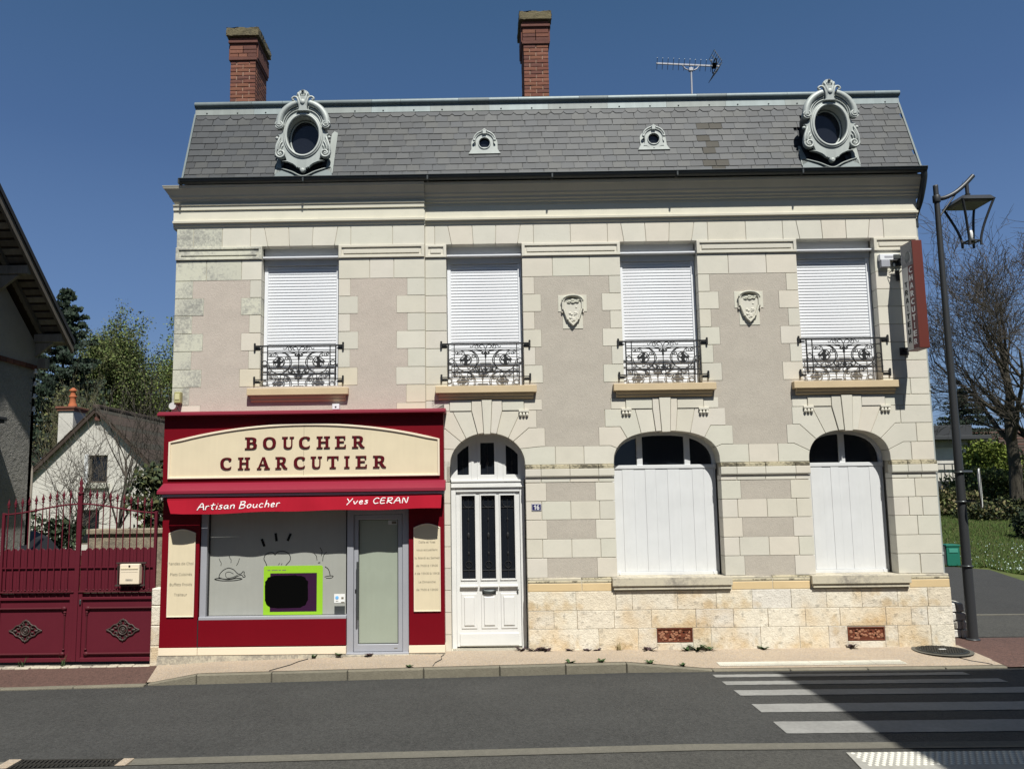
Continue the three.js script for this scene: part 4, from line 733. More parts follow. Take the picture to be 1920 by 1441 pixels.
{
  const P = (n, g, m) => part(n, g, m, shop);
  // side pillars, stall riser, fascia
  P('pillar', RB(-4.885, -4.315, .125, 2.46, -.05, FZ, .004), M.red); P('pillar', RB(-1.128, -.592, .125, 2.46, -.05, FZ, .004), M.red);
  P('stall_riser', RB(-4.300, -2.075, .135, .520, .0, FZ, .004), M.red); P('riser_joint', B(-4.318, -4.297, .12, .52, .05, FZ - .006), M.gasket);
  for (const [a, b] of [[-4.890, -4.306], [-4.300, -2.075], [-1.132, -.588]]) P('skirting', RB(a, b, .012, .122, -.05, FZ + .006, .004), M.creamEdge);
  P('footing', RB(-4.91, -2.0, -.30, .009, -.05, FZ + .0, .01), M.sillGrey); P('footing', RB(-1.13, -.588, -.30, .009, -.05, FZ, .01), M.sillGrey);
  P('fascia', RB(-4.905, -.588, 2.46, 3.60, -.05, FZ, .004), M.red);
  P('cap', [RB(-4.975, -.548, 3.605, 3.645, -.05, .345, .006), RB(-4.975, -.548, 3.640, 3.668, -.05, .30, .006)].map(clean), M.redCap);
  P('cap_soffit', B(-4.96, -.56, 3.597, 3.604, 0, .335), M.red);
  // cream sign board with a raised edge and the letters standing on it
  const board = group('sign_board', shop);
  const bo = (g) => { const o = [[-4.822 + g, 2.640 + g], [-.650 - g, 2.640 + g], [-.650 - g, 3.205 - g * .5]]; for (let i = 1; i < 24; i++) { const t = i / 24, x = lerp(-.650 - g, -4.822 + g, t), q = (t - .5) * 2; o.push([x, 3.205 - g + (.262) * (1 - q * q * .92 - .08 * q * q * q * q)]); } o.push([-4.822 + g, 3.205 - g * .5]); return o; };
  part('board', EX(bo(.02), FZ, FZ + .012), M.cream, board);
  part('edge', EX(bo(0), FZ, FZ + .030, .004, [bo(.030).reverse()]), M.creamEdge, board);
  part('joint', B(-2.739, -2.735, 2.67, 3.44, FZ + .010, FZ + .0135), M.inkGrey, board);
  const l1 = [['B', -3.643, -3.458], ['O', -3.365, -3.165], ['U', -3.072, -2.887], ['C', -2.810, -2.641], ['H', -2.539, -2.333], ['E', -2.256, -2.086], ['R', -1.994, -1.800]];
  const l2 = [['C', -4.015, -3.846], ['H', -3.744, -3.560], ['A', -3.452, -3.252], ['R', -3.169, -2.985], ['C', -2.886, -2.714], ['U', -2.628, -2.453], ['T', -2.376, -2.198], ['I', -2.112, -2.029], ['E', -1.937, -1.762], ['R', -1.670, -1.471]];
  for (const [c, a, b] of l1) part('letter', fitText(c, a, b, 3.085, 3.265, FZ + .014, .016, fontSerif), M.letterRed, board);
  for (const [c, a, b] of l2) part('letter', fitText(c, a, b, 2.778, 2.958, FZ + .014, .016, fontSerif), M.letterRed, board);
  // awning: cassette, under-rail and the drooping valance
  const aw = group('awning', shop);
  part('cassette', profileX([[.20, 2.555], [.225, 2.575], [.445, 2.470], [.465, 2.455], [.468, 2.415], [.450, 2.408], [.20, 2.43]], -4.885, -.560), M.awning, aw);
  part('under_rail', RB(-4.83, -.575, 2.365, 2.408, .20, .43, .006), M.alu, aw);
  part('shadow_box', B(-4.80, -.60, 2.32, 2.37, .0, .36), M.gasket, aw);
  { // cloth: slight folds, wavy lower hem
    const nx = 96, ny = 8, pos = [], idx = [], x0 = -4.730, x1 = -.612;
    for (let j = 0; j <= ny; j++) for (let i = 0; i <= nx; i++) {
      const u = i / nx, v = j / ny, hem = 2.103 + .046 * smooth(.1, .62, u) + .008 * Math.sin(u * 7) + .006 * Math.sin(u * 21 + 1) + .012 * smooth(.05, 0, u);
      const x = lerp(x0 + .085 * v, x1 - .008 * v, u), top = 2.318 + .03 * u, y = lerp(top, hem, v);
      pos.push(x, y, .485 + .030 * v + .012 * v * Math.sin(u * 19 + 2) + .006 * v * Math.sin(u * 47) - .025 * (1 - v));
    }
    for (let j = 0; j < ny; j++) for (let i = 0; i < nx; i++) { const a = j * (nx + 1) + i; idx.push(a, a + nx + 1, a + 1, a + 1, a + nx + 1, a + nx + 2); }
    const g = new THREE.BufferGeometry(); g.setAttribute('position', new THREE.Float32BufferAttribute(pos, 3)); g.setIndex(idx); g.computeVertexNormals();
    part('valance', uvMetres(g), M.cloth, aw);
    part('top_cloth', B(-4.73, -.612, 2.318, 2.345, .20, .455), M.cloth, aw);
  }
  // hand-written lettering on the valance, drawn as brush strokes
  const S = {
    A: [.62, [[0, 0], [.34, 1], [.60, 0]], [[.05, .40], [.58, .46]]], r: [.36, [[.05, .58], [.03, 0]], [[.04, .36], [.18, .56], [.32, .52]]], t: [.40, [[.20, .95], [.14, .15], [.24, .02], [.34, .06]], [[0, .62], [.40, .70]]],
    i: [.16, [[.08, .58], [.06, 0]], [[.10, .82], [.115, .87]]], s: [.36, [[.30, .56], [.12, .60], [.06, .46], [.26, .26], [.22, .04], [0, .04]]], a: [.48, [[.34, .54], [.12, .52], [.02, .22], [.14, .02], [.30, .20], [.36, .55], [.37, .06], [.46, .02]]],
    n: [.42, [[.03, .58], [.04, 0]], [[.04, .34], [.22, .58], [.33, .48], [.36, .0]]], B: [.58, [[.08, .98], [.03, -.05]], [[0, .98], [.40, .97], [.40, .66], [.08, .52], [.48, .42], [.44, .08], [.02, -.04]]], o: [.44, [[.20, .56], [.03, .34], [.12, .02], [.34, .14], [.34, .46], [.18, .57]]],
    u: [.46, [[.03, .56], [.05, .12], [.18, .0], [.34, .22], [.36, .56], [.37, .06], [.44, .02]]], c: [.40, [[.34, .50], [.16, .57], [.02, .28], [.14, .01], [.36, .08]]], h: [.44, [[.10, 1.06], [.04, 0]], [[.05, .34], [.24, .56], [.35, .44], [.36, 0]]],
    e: [.40, [[.04, .28], [.32, .40], [.22, .58], [.04, .36], [.12, .02], [.36, .08]]], Y: [.56, [[.02, .98], [.24, .52]], [[.54, 1.0], [.10, -.12]]], v: [.42, [[.0, .56], [.16, .02], [.38, .60]]],
    C: [.58, [[.52, .86], [.30, .98], [.04, .52], [.18, .04], [.52, .12]]], E: [.50, [[.42, .96], [.08, .92], [.04, .04], [.44, .06]], [[.06, .50], [.38, .54]]], R: [.56, [[.08, .96], [.04, 0]], [[.0, .94], [.44, .92], [.40, .56], [.08, .46], [.52, -.04]]], N: [.58, [[.06, 0], [.10, .94], [.44, .04], [.52, 1.04]]],
  };
  const write = (str, x0, y0, x1, y1, h) => {
    let w = 0; for (const c of str) w += c === ' ' ? .32 : S[c][0] + .10; w *= 1;
    const k = Math.hypot(x1 - x0, y1 - y0) / w; let p = 0;
    for (const c of str) { if (c === ' ') { p += .32; continue; }
      const at = (q) => { const X = x0 + (p + q[0] + q[1] * .10) * k, f = (X - x0) / (x1 - x0), Y = lerp(y0, y1, f) + q[1] * h; const v = clamp((2.33 - Y) / .23, 0, 1), u = (X + 4.73) / 4.118; return [X, Y, .485 + .030 * v + .012 * v * Math.sin(u * 19 + 2) + .006 * v * Math.sin(u * 47) - .025 * (1 - v) + .003]; };
      const gs = S[c].slice(1).map((st) => { const g = tube(st.map(at), .0085, st.length * 5, 6); return clean(g); });
      part('letter', gs, M.porcelain, aw); p += S[c][0] + .10; }
  };
  write('Artisan Boucher', -4.262, 2.166, -3.010, 2.205, .098); write('Yves CERAN', -2.040, 2.225, -1.100, 2.235, .085);
  // display window: grey frame, opaque film behind the glass, line drawings on it
  const win = group('display_window', shop), wz = .10;
  part('frame', [RB(-4.300, -4.205, .545, 2.45, .0, FZ - .03, .004), RB(-4.30, -2.075, .522, .566, .0, FZ - .005, .004), RB(-4.22, -2.075, 2.20, 2.45, .0, .16, .004)].map(clean), M.alu, win);
  part('gasket', B(-4.205, -4.185, .566, 2.2, .0, wz + .025), M.gasket, win);
  part('film', B(-4.19, -2.10, .560, 2.25, wz - .02, wz), M.film, win);
  part('sill_gasket', B(-4.19, -2.10, .5665, .572, wz - .01, wz + .01), M.gasket, win);
  const D = (n, pts, r = .0055, closed = false) => part(n, clean(tube(pts.map(([x, y]) => [x, y, wz]), r, pts.length * 5, 5, closed)), M.ink, win);
  // scale of the drawing: the photograph's measurements turned into metres on the glass
  const q = (x, y) => [-4.19 + (x - 470) * .001600, .575 + (985 - y) * .001600];
  const L = (a) => a.map(([x, y]) => q(x, y));
  D('drawing', L([[560, 640], [570, 600], [610, 560], [655, 545], [700, 560], [745, 600], [775, 598], [790, 580], [805, 585], [800, 605], [815, 625], [795, 632], [780, 612], [740, 622], [700, 640], [650, 648], [600, 645], [562, 632]]));
  D('drawing', L([[700, 600], [660, 582], [628, 590], [625, 615], [640, 638], [690, 632], [740, 612]]), .004);
  D('drawing', L([[520, 648], [560, 640], [650, 652], [740, 640], [785, 648], [730, 660], [650, 664], [570, 660]]), .006, true);
  for (const [x, y] of [[560, 455], [655, 430], [755, 455]]) D('drawing', L([[x, y], [x + (x < 700 ? 8 : -6), y + 22], [x + (x < 700 ? 20 : -12), y + 40], [x + (x < 700 ? 18 : -28), y + 68]]), .004);
  D('drawing', L([[1020, 530], [1005, 495], [990, 465], [1000, 430], [1035, 408], [1080, 408], [1095, 428], [1100, 424], [1115, 402], [1160, 392], [1210, 405], [1240, 440], [1240, 480], [1215, 510], [1200, 526]]));
  D('drawing', L([[1130, 522], [1140, 505]]), .004); D('drawing', L([[1158, 522], [1164, 506]]), .004);
  for (const [a, b] of [[[965, 275], [992, 345]], [[1098, 222], [1108, 298]], [[1243, 228], [1214, 296]]]) { const A = q(...a), Bq = q(...b); part('drawing', bar([A[0], A[1], wz], [Bq[0], Bq[1], wz], .036, .010), M.ink, win); }
  D('drawing', L([[1575, 542], [1605, 565], [1620, 600], [1625, 628]])); D('drawing', L([[1572, 640], [1600, 632], [1655, 632], [1640, 648], [1585, 652]]), .005);
  for (const a of [[[1465, 412], [1490, 440], [1498, 482]], [[1525, 362], [1545, 400], [1538, 442]], [[1590, 405], [1560, 440], [1552, 490]]]) D('drawing', L(a), .0045);
  D('drawing', L([[1508, 506], [1530, 504]]), .006);
  { // sticker pair and the grey card below them
    const [x0, y0] = q(1665, 882), [x1, y1] = q(1768, 800); const st = group('sticker', win);
    part('card', RB(x0, x1, y0, y1, wz - .002, wz + .004, .001), M.porcelain, st); part('emblem', lathe([[0, 0], [.026, 0], [.026, .003], [0, .003]], 0, 0, 0, 20).rotateX(Math.PI / 2).translate(x0 + .044, (y0 + y1) / 2 + .012, wz + .004), M.blue, st);
    part('text_line', [B(x0 + .025, x0 + .065, y0 + .022, y0 + .030, wz, wz + .0055), B(x1 - .055, x1 - .02, y0 + .055, y0 + .085, wz, wz + .0055), B(x1 - .06, x1 - .006, y0 + .004, y0 + .016, wz, wz + .006)].map(clean), M.inkGrey, st);
    const [a0, b0] = q(1668, 984), [a1, b1] = q(1768, 912); part('grey_card', B(a0, a1, b0, b1, wz - .001, wz + .003), M.steel, win);
  }
  // door
  const dr = group('shop_door', shop);
  part('frame', [RB(-2.072, -1.975, .0, 2.46, -.02, FZ - .05, .004), RB(-1.228, -1.132, .0, 2.46, -.02, FZ - .05, .004), RB(-1.98, -1.22, 2.065, 2.46, -.02, FZ - .05, .004), RB(-2.07, -1.13, -.04, .018, -.05, FZ, .004)].map(clean), M.alu, dr);
  part('leaf', EX(rect(-1.972, -1.231, .022, 2.060), .02, .145, .006, [rect(-1.905, -1.300, .130, 1.985).reverse()]), M.alu, dr);
  part('gasket', EX(rect(-1.912, -1.293, .123, 1.992), .085, .118, 0, [rect(-1.897, -1.308, .138, 1.977).reverse()]), M.gasket, dr);
  part('film', B(-1.91, -1.295, .125, 1.99, .07, .095), M.filmDoor, dr);
  part('notice', RB(-1.455, -1.320, 1.905, 1.970, .094, .100, .001), M.signWhite, dr); part('notice_mark', B(-1.40, -1.33, 1.915, 1.955, .098, .102), M.inkGrey, dr);
  const h = group('pull_handle', dr); part('grip', rod([-1.905, .50, .225], [-1.905, 1.36, .225], .016, .016, 12), M.steel, h);
  for (const y of [.66, 1.20]) part('standoff', rod([-1.935, y, .14], [-1.905, y, .225], .011), M.steel, h);
  part('lock', RB(-1.955, -1.932, .885, .945, .14, .152, .004), M.gasket, dr); part('maker_mark', B(-1.36, -1.31, .065, .077, .14, .1465), M.inkGrey, dr);
  part('threshold', RB(-2.075, -1.128, -.30, -.005, -.05, FZ + .01, .01), M.sillGrey, dr);
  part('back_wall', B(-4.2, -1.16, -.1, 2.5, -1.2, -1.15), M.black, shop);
  // cream boards on the pillars with their lettering
  const boardOn = (x0, x1, y0, y1, lines, ys, size) => {
    const b = group('list_board', shop), o = [[x0, y0], [x1, y0], [x1, y1]]; for (let i = 1; i < 12; i++) { const t = i / 12; o.push([lerp(x1, x0, t), y1 + .058 * Math.sin(Math.PI * t)]); } o.push([x0, y1]);
    part('board', EX(o, FZ, FZ + .012), M.cream, b); const cx = (x0 + x1) / 2, cy = (y0 + y1) / 2;
    part('edge', EX(o, FZ, FZ + .020, .003, [o.map(([x, y]) => [cx + (x - cx) * .93, cy + (y - cy) * .975]).reverse()]), M.creamEdge, b);
    lines.forEach((s, i) => { const g = text(s, size, .0012, fontSans, 2), bb = g.boundingBox; g.translate(-(bb.min.x + bb.max.x) / 2, 0, 0); const sk = new THREE.Matrix4().makeShear(0, 0, .18, 0, 0, 0); g.translate(cx, ys[i], FZ + .0125); part('lettering', g, M.inkGrey, b); });
  };
  boardOn(-4.778, -4.368, .573, 1.822, ['Viandes de Choix', 'Plats Cuisinés', 'Buffets Froids', 'Traiteur'], [1.345, 1.185, 1.035, .885], .040);
  boardOn(-1.054, -.650, .615, 1.862, ['Odile et Yves', 'vous accueillent', 'du Mardi au Samedi', 'de 7h00 à 13h00', 'et de 15h30 à 19h30', 'Le Dimanche', 'de 7h00 à 13h00'], [1.625, 1.510, 1.390, 1.275, 1.160, 1.035, .920], .032);
}
// green-framed poster behind the window, its middle scribbled over in black
{
  const p = thing('poster', 'lime green framed poster with dark purple centre inside the butcher display window', 'poster', [-2.905, .930, .101]);
  const rr = (w, h, r) => [...arcPts(w - r, h - r, r, r, 0, Math.PI / 2, 5), ...arcPts(-w + r, h - r, r, r, Math.PI / 2, Math.PI, 5), ...arcPts(-w + r, -h + r, r, r, Math.PI, 1.5 * Math.PI, 5), ...arcPts(w - r, -h + r, r, r, 1.5 * Math.PI, 2 * Math.PI, 5)];
  part('frame', EX(rr(.452, .372, .03), 0, .006), M.green, p);
  part('centre', B(-.350, .362, -.310, .262, .004, .0085), M.purple, p);
  const r = rng(12), blob = []; for (let i = 0; i < 48; i++) { const a = i / 48 * 2 * Math.PI; const c = Math.cos(a), s = Math.sin(a), k = .97 + .05 * r(); blob.push([-.10 + .335 * Math.sign(c) * Math.pow(Math.abs(c), .45) * k, -.015 + .245 * Math.sign(s) * Math.pow(Math.abs(s), .5) * k]); }
  part('scribble', EX(blob, .008, .0105), M.black, p);
  part('text_line', [[-.395, -.35], [-.33, -.24], [-.225, -.19], [-.17, -.11]].map(([a, b]) => clean(B(a, b, .302, .314, .005, .0075))), M.inkGrey, p);
}
// ---------------------------------------------------------------- projecting sign
{
  const s = thing('projecting_sign', 'tall red box sign lettered CHARCUTIER and TRAITEUR projecting from the house corner', 'sign', [6.612, 4.455, 0]);
  const z0 = .225, z1 = .555, H = 1.665, W = .150, zm = .388;
  part('front_panel', RB(0, W, 0, H, z1 - .02, z1, .004), M.signRed, s); part('back_panel', RB(0, W, 0, H, z0, z0 + .012, .003), M.signWhite, s);
  part('body', B(.006, W - .006, .004, H - .004, z0 + .01, z1 - .018), M.signWhite, s); part('underside', B(.004, W - .004, -.004, .004, z0 + .006, z1 - .006), M.signWine, s); part('top_cover', B(.004, W - .004, H - .004, H + .004, z0 + .004, z1 - .006), M.signRed, s);
  for (const sd of [-1, 1]) {
    const f = group('side_panel', s), x = sd < 0 ? .0055 : W - .0055, at = (y0, y1, a, b, t) => B(sd < 0 ? x - t : x, sd < 0 ? x : x + t, y0, y1, a, b);
    part('white_band', at(.012, 1.30, z0 + .014, zm, .003), M.signWhite, f); part('wine_band', at(.012, 1.30, zm, z1 - .020, .003), M.signWine, f); part('grey_band', at(1.30, H - .012, z0 + .014, z1 - .020, .003), M.signGrey, f);
    const em = EX([[0, 0], [.06, .015], [.10, .06], [.10, .12], [.06, .17], [.01, .16], [-.03, .10], [-.03, .04]], 0, .004); em.rotateY(sd < 0 ? -Math.PI / 2 : Math.PI / 2); em.translate(sd < 0 ? x - .003 : x + .003, 1.36, sd < 0 ? .36 : .42); part('emblem', em, M.steel, f);
    const hook = EX([[0, 0], [.02, .03], [.03, .10], [.01, .16], [.035, .16], [.05, .10], [.045, .03]], 0, .004); hook.rotateY(sd < 0 ? -Math.PI / 2 : Math.PI / 2); hook.translate(sd < 0 ? x - .003 : x + .003, 1.34, sd < 0 ? .45 : .50); part('emblem', hook, M.signWhite, f);
    const col = (word, zc, yTop, step, h, w, m) => [...word].forEach((ch, i) => { const g = fitText(ch, ch === 'I' ? -w * .16 : -w / 2, ch === 'I' ? w * .16 : w / 2, 0, h, 0, .004, fontBold); g.rotateY(sd < 0 ? -Math.PI / 2 : Math.PI / 2); g.translate(sd < 0 ? x - .0025 : x + .0025, yTop - i * step - h, zc); part('letter', g, m, f); });
    col('CHARCUTIER', (zm + z1 - .02) / 2, 1.275, .124, .088, .088, M.porcelain); col('TRAITEUR', (z0 + .012 + zm) / 2, 1.07, .124, .082, .078, M.ink);
  }
  part('bracket', [bar([.06, .06, -.01], [.06, .06, .24], .035), RB(-.005, .125, -.02, .10, -.01, .03, .004), bar([.06, 1.50, -.01], [.06, 1.50, .24], .035), RB(.0, .12, 1.42, 1.56, -.01, .025, .004), tube([[-.10, 1.30, .03], [-.02, 1.36, .10], [.04, 1.33, .20]], .006, 14, 5), tube([[-.10, 1.28, .03], [-.04, 1.24, .10], [.03, 1.30, .20]], .006, 14, 5), rod([.04, 1.18, .03], [.04, 1.34, .03], .028)].map(clean), M.iron, s);
}
{
  const t = thing('junction_box', 'grey and white electrical boxes on the wall beside the projecting sign', 'electrical box', [6.40, 5.90, 0]);
  part('case', RB(-.03, .27, .06, .16, -.002, .075, .008), M.plastic, t); part('label_strip', B(.04, .17, .095, .125, .07, .077), M.alu, t); part('lower_case', RB(-.02, .12, -.055, .058, -.002, .085, .008), M.alu, t); part('gland', [RB(.18, .28, .075, .145, .0, .095, .006), rod([.27, .11, .04], [.33, .12, .12], .02), rod([.20, .02, .03], [.20, -.04, .03], .022)].map(clean), M.steel, t);
}
{
  const t = thing('flood_lamp', 'small yellowish outdoor lamp on the wall corner above the red shop front', 'lamp', [-4.755, 3.80, UP]);
  part('housing', RB(-.045, .055, .02, .20, -.002, .10, .012), mat(.34, .32, .14, { roughness: .5 }), t); part('lens', RB(-.030, .040, .075, .165, .095, .106, .006), mat(.55, .52, .30, { roughness: .2 }), t);
  const g = new THREE.CylinderGeometry(.055, .06, .08, 18); g.rotateX(Math.PI / 2); g.translate(-.075, -.02, .04); part('junction', clean(g), M.signWhite, t); part('cable', tube([[-.02, -.03, .03], [.03, -.10, .06], [.05, -.14, .03]], .006), M.iron, t);
}
{
  const t = thing('alarm_box', 'small white box standing on top of the red shop front', 'alarm box', [-2.262, 3.672, .12]);
  part('case', RB(-.055, .055, .012, .098, -.05, .06, .008), M.plastic, t); part('foot', B(-.04, .04, -.004, .014, -.03, .04), M.iron, t); part('lens', ball(0, .05, .058, .016, 1, 1, .5), M.gasket, t);
}
// ---------------------------------------------------------------- street
const roadH = (x) => -.085 - .0155 * clamp(2 - x, 0, 40) + .004 * clamp(x - 6, 0, 30);
const baseH = (x) => x > -1 ? -.012 + .0 * x : lerp(-.012, -.115, clamp((-1 - x) / 4, 0, 3));
const KZ = 1.20;                                             // line of the kerb
const edgeH = (x) => { const top = roadH(x) + .125, low = roadH(x) + .022; return x > 3.1 ? low : x > 1.93 ? lerp(top, low, (x - 1.93) / 1.17) : x < -4.6 ? low : x < -3.95 ? lerp(low, top, (x + 4.6) / .65) : top; };
function sheet(x0, x1, z0, z1, nx, nz, f, keep) {           // height sheet over x,z
  const pos = [], uv = [], idx = []; for (let j = 0; j <= nz; j++) for (let i = 0; i <= nx; i++) { const x = lerp(x0, x1, i / nx), z = lerp(z0, z1, j / nz), p = f(x, z); pos.push(...(Array.isArray(p) ? p : [x, p, z])); uv.push(pos[pos.length - 3], pos[pos.length - 1]); }
  for (let j = 0; j < nz; j++) for (let i = 0; i < nx; i++) { const a = j * (nx + 1) + i; idx.push(a, a + nx + 1, a + 1, a + 1, a + nx + 1, a + nx + 2); }
  const g = new THREE.BufferGeometry(); g.setAttribute('position', new THREE.Float32BufferAttribute(pos, 3)); g.setAttribute('uv', new THREE.Float32BufferAttribute(uv, 2)); g.setIndex(idx); g.computeVertexNormals(); return g;
}
const rise = (z) => z > -11 ? 0 : z > -30 ? .068 * (-11 - z) : 1.292 + .05 * (-30 - z);
const groundH = (x, z) => (z > -1.2 ? -.6 : z > -1.6 ? lerp(-.12, -.6, (z + 1.6) / .4) : -.12 + (x > 0 ? rise(z) : .02 * clamp(-6 - z, 0, 60)) + (z < -60 ? 0 : .06 * Math.sin(x * .7) * Math.sin(z * .5) * smooth(-8, -14, z)));
structure('ground', sheet(-260, 260, -420, 60, 130, 180, (x, z) => { const X = Math.sign(x) * Math.pow(Math.abs(x) / 260, 2.2) * 260, t = (z + 0), Zz = z > 0 ? z : -Math.pow(-z / 420, 2.2) * 420; return [X, groundH(X, Zz), Zz]; }), M.grass);
const ROADZ = (z) => .025 * Math.sin(Math.PI * clamp((z - KZ) / 3.15, 0, 1));
const roadGeo = sheet(-40, 40, KZ - .12, 4.36, 400, 20, (x, z) => roadH(x) + ROADZ(z));
{ // wear: two faintly polished wheel tracks, older and newer patches
  const p = roadGeo.attributes.position, c = new Float32Array(p.count * 3);
  for (let i = 0; i < p.count; i++) { const x = p.getX(i), z = p.getZ(i), n = fbm(((x + 40) / 80) % 1, (z % 8) / 8 * .1, 24, 4, 2), k = .86 + .26 * n + .06 * (Math.exp(-Math.pow((z - 2.0) / .22, 2)) + Math.exp(-Math.pow((z - 3.4) / .22, 2))) - .10 * smooth(.25, 0, z - KZ) + .10 * smooth(4.0, 4.36, z); c.set([k, k * .997, k * .985], i * 3); }
  roadGeo.setAttribute('color', new THREE.BufferAttribute(c, 3)); M.asphalt.vertexColors = true;
}
const road = structure('road', roadGeo, M.asphalt);
for (const [z0, z1, xr] of [[1.40, 1.56, 9], [1.80, 2.00, 9], [2.27, 2.53, 9], [2.90, 3.22, 9], [3.55, 3.92, 9]]) {   // zebra crossing
  const r = rng(Math.round(z0 * 100)), n = 60, g = sheet(3.03, z1 < 2.1 ? (z1 < 1.7 ? 6.35 : 6.55) : xr, z0, z1, n, 2, (x, z) => roadH(x) + ROADZ(z) + .005);
  const p = g.attributes.position; for (let i = 0; i < p.count; i++) { const row = Math.floor(i / (n + 1)); if (row === 0 || row === 2) p.setZ(i, p.getZ(i) + (r() - .5) * .012); }
  part('crosswalk_stripe', g, M.marking, road);
}
// far pavement in front of the house: pinkish gritty concrete with kerb stones
const pave = structure('pavement', sheet(-4.98, 7.22, -.02, KZ - .10, 120, 10, (x, z) => {
  const t = (z + .02) / (KZ - .08), xs = x < -4.5 ? lerp(-4.93, -4.70 + .05, t) + (x + 4.98) * 1 * (1) : x;   // the left end runs obliquely
  const X = x <= -4.5 ? lerp(-4.95 + .28 * t * 1.0, -4.5, (x + 4.98) / .48) : x >= 6.9 ? lerp(6.9, 7.16 - .05 * t, (x - 6.9) / .32) : x;
  return [X, lerp(baseH(X), edgeH(X) + .003, t) + .010 * Math.sin(X * 1.3) * t * (1 - t), z];
}), M.pave);
{
  const ks = [-4.62, -3.95, -2.92, -1.88, -.84, .20, 1.10, 1.93, 3.10, 4.15, 5.2, 6.25, 7.3];
  for (let i = 0; i < ks.length - 1; i++) {
    const a = ks[i] + .004, b = ks[i + 1] - .004, pts = [[a, -.5], [b, -.5], [b, edgeH(b)], [a, edgeH(a)]];
    part('kerb_stone', EX(pts, KZ - .10, KZ, .012), pick(M.kerbs), pave);
  }
  const strip = (pts, w) => { const gs = []; for (let i = 0; i < pts.length - 1; i++) { const [x0, z0] = pts[i], [x1, z1] = pts[i + 1], t = (z) => (z + .02) / (KZ - .08), h = (x, z) => lerp(baseH(x), edgeH(x) + .003, t(z)) + .010 * Math.sin(x * 1.3) * t(z) * (1 - t(z)) + .004; gs.push(bar([x0, h(x0, z0), z0], [x1, h(x1, z1), z1], .003, w)); } return merge(gs.map(clean)); };
  part('crack', strip([[-2.62, .30], [-2.72, .48], [-2.78, .72], [-2.92, .98], [-2.98, 1.09]], .016), M.gasket, pave); part('crack', strip([[-.60, .26], [-.64, .45], [-.62, .62], [-.70, .85], [-.72, 1.09]], .018), M.gasket, pave);
  part('crack', strip([[6.62, .58], [6.72, .72], [6.78, .88], [6.92, 1.02], [6.95, 1.09]], .012), M.gasket, pave);
  const cells = []; for (let i = 0; i < 6; i++) { const x0 = 3.26 + i * .43; cells.push(sheet(x0 + .004, x0 + .426, .80, 1.005, 6, 2, (x, z) => { const t = (z + .02) / (KZ - .08); return [x + (z - .9) * -.02, lerp(baseH(x), edgeH(x) + .003, t) + .010 * Math.sin(x * 1.3) * t * (1 - t) + .006, z]; })); }
  for (const c of cells) { part('tactile_slab', c, M.tactile, pave); }
  const ribs = []; for (let i = 0; i < 84; i++) { const x = 3.28 + i * .0305, t = (.9 + .02) / (KZ - .08); ribs.push(clean(B(x, x + .012, 0, .007, .81, .998).translate(0, lerp(baseH(x), edgeH(x) + .003, t) + .010 * Math.sin(x * 1.3) * t * (1 - t) + .0055, 0))); }
  const rb = part('rib', ribs, M.tactile, pave); rb.userData.kind = 'stuff';
}
{ // manhole cover
  const m = thing('manhole_cover', 'round dark iron manhole cover in the pavement near the house corner', 'manhole cover', [6.72, -.030, .33]);
  const rt = new THREE.CylinderGeometry(.345, .345, .05, 48); rt.translate(0, .0, 0); part('rim', clean(rt), M.manhole, m);
  const lid = new THREE.CylinderGeometry(.315, .315, .05, 48); lid.translate(0, .005, 0); part('lid', clean(lid), M.gutter, m);
  const studs = []; for (let i = -8; i <= 8; i++) for (let j = -8; j <= 8; j++) { const x = i * .036 + (j % 2) * .018, z = j * .034; if (Math.hypot(x, z) < .29) { studs.push(clean(B(x - .011, x + .011, .03, .036, z - .011, z + .011))); } }
  const st = part('stud', studs, M.manhole, m); st.userData.kind = 'stuff'; part('key_plate', B(-.05, .05, .030, .037, -.02, .02), M.signWhite, m);
  part('collar', lathe([[.345, .012], [.40, .014], [.40, .018], [.345, .02]], 0, 0, 0, 40), M.gutterStrip, m);
}
// red asphalt left (gate apron) and right (corner)
structure('red_pavement', sheet(-14, -4.66, -.10, KZ - .02, 50, 8, (x, z) => { const t = (z + .1) / 1.28, X = x > -5.0 ? lerp(-5.0, -4.95 + .29 * t, (x + 5.0) / .34) : x; return [X, lerp(-.165 - .012 * (-5 - X), roadH(X) + .030, t) - .004, z]; }), M.redAsphalt);
structure('red_pavement', sheet(6.85, 16, -.62, KZ + .02, 50, 8, (x, z) => { const t = clamp((z + .02) / 1.2, 0, 1), e = z < -.02 ? 7.10 : lerp(7.15, 7.08, t); const X = lerp(e, 16, (x - 6.85) / 9.15); return [X, lerp(-.012, roadH(X) + .028, t) + .008 * Math.min(z, 0) - .004, z]; }), M.redAsphalt);
for (const [x0, x1] of [[-8.2, -6.6], [-6.6, -5.6], [-5.6, -4.63]]) part('kerb_stone', EX([[x0 + .004, -.6], [x1 - .004, -.6], [x1 - .004, roadH(x1) + .026], [x0 + .004, roadH(x0) + .026]], KZ - .04, KZ + .08, .01), pick(M.kerbs), pave);
for (let x = 7.3; x < 13; x += 1.05) part('kerb_stone', EX([[x + .004, -.5], [x + 1.046, -.5], [x + 1.046, roadH(x) + .026], [x + .004, roadH(x) + .026]], KZ - .10, KZ + .04, .01), pick(M.kerbs), pave);
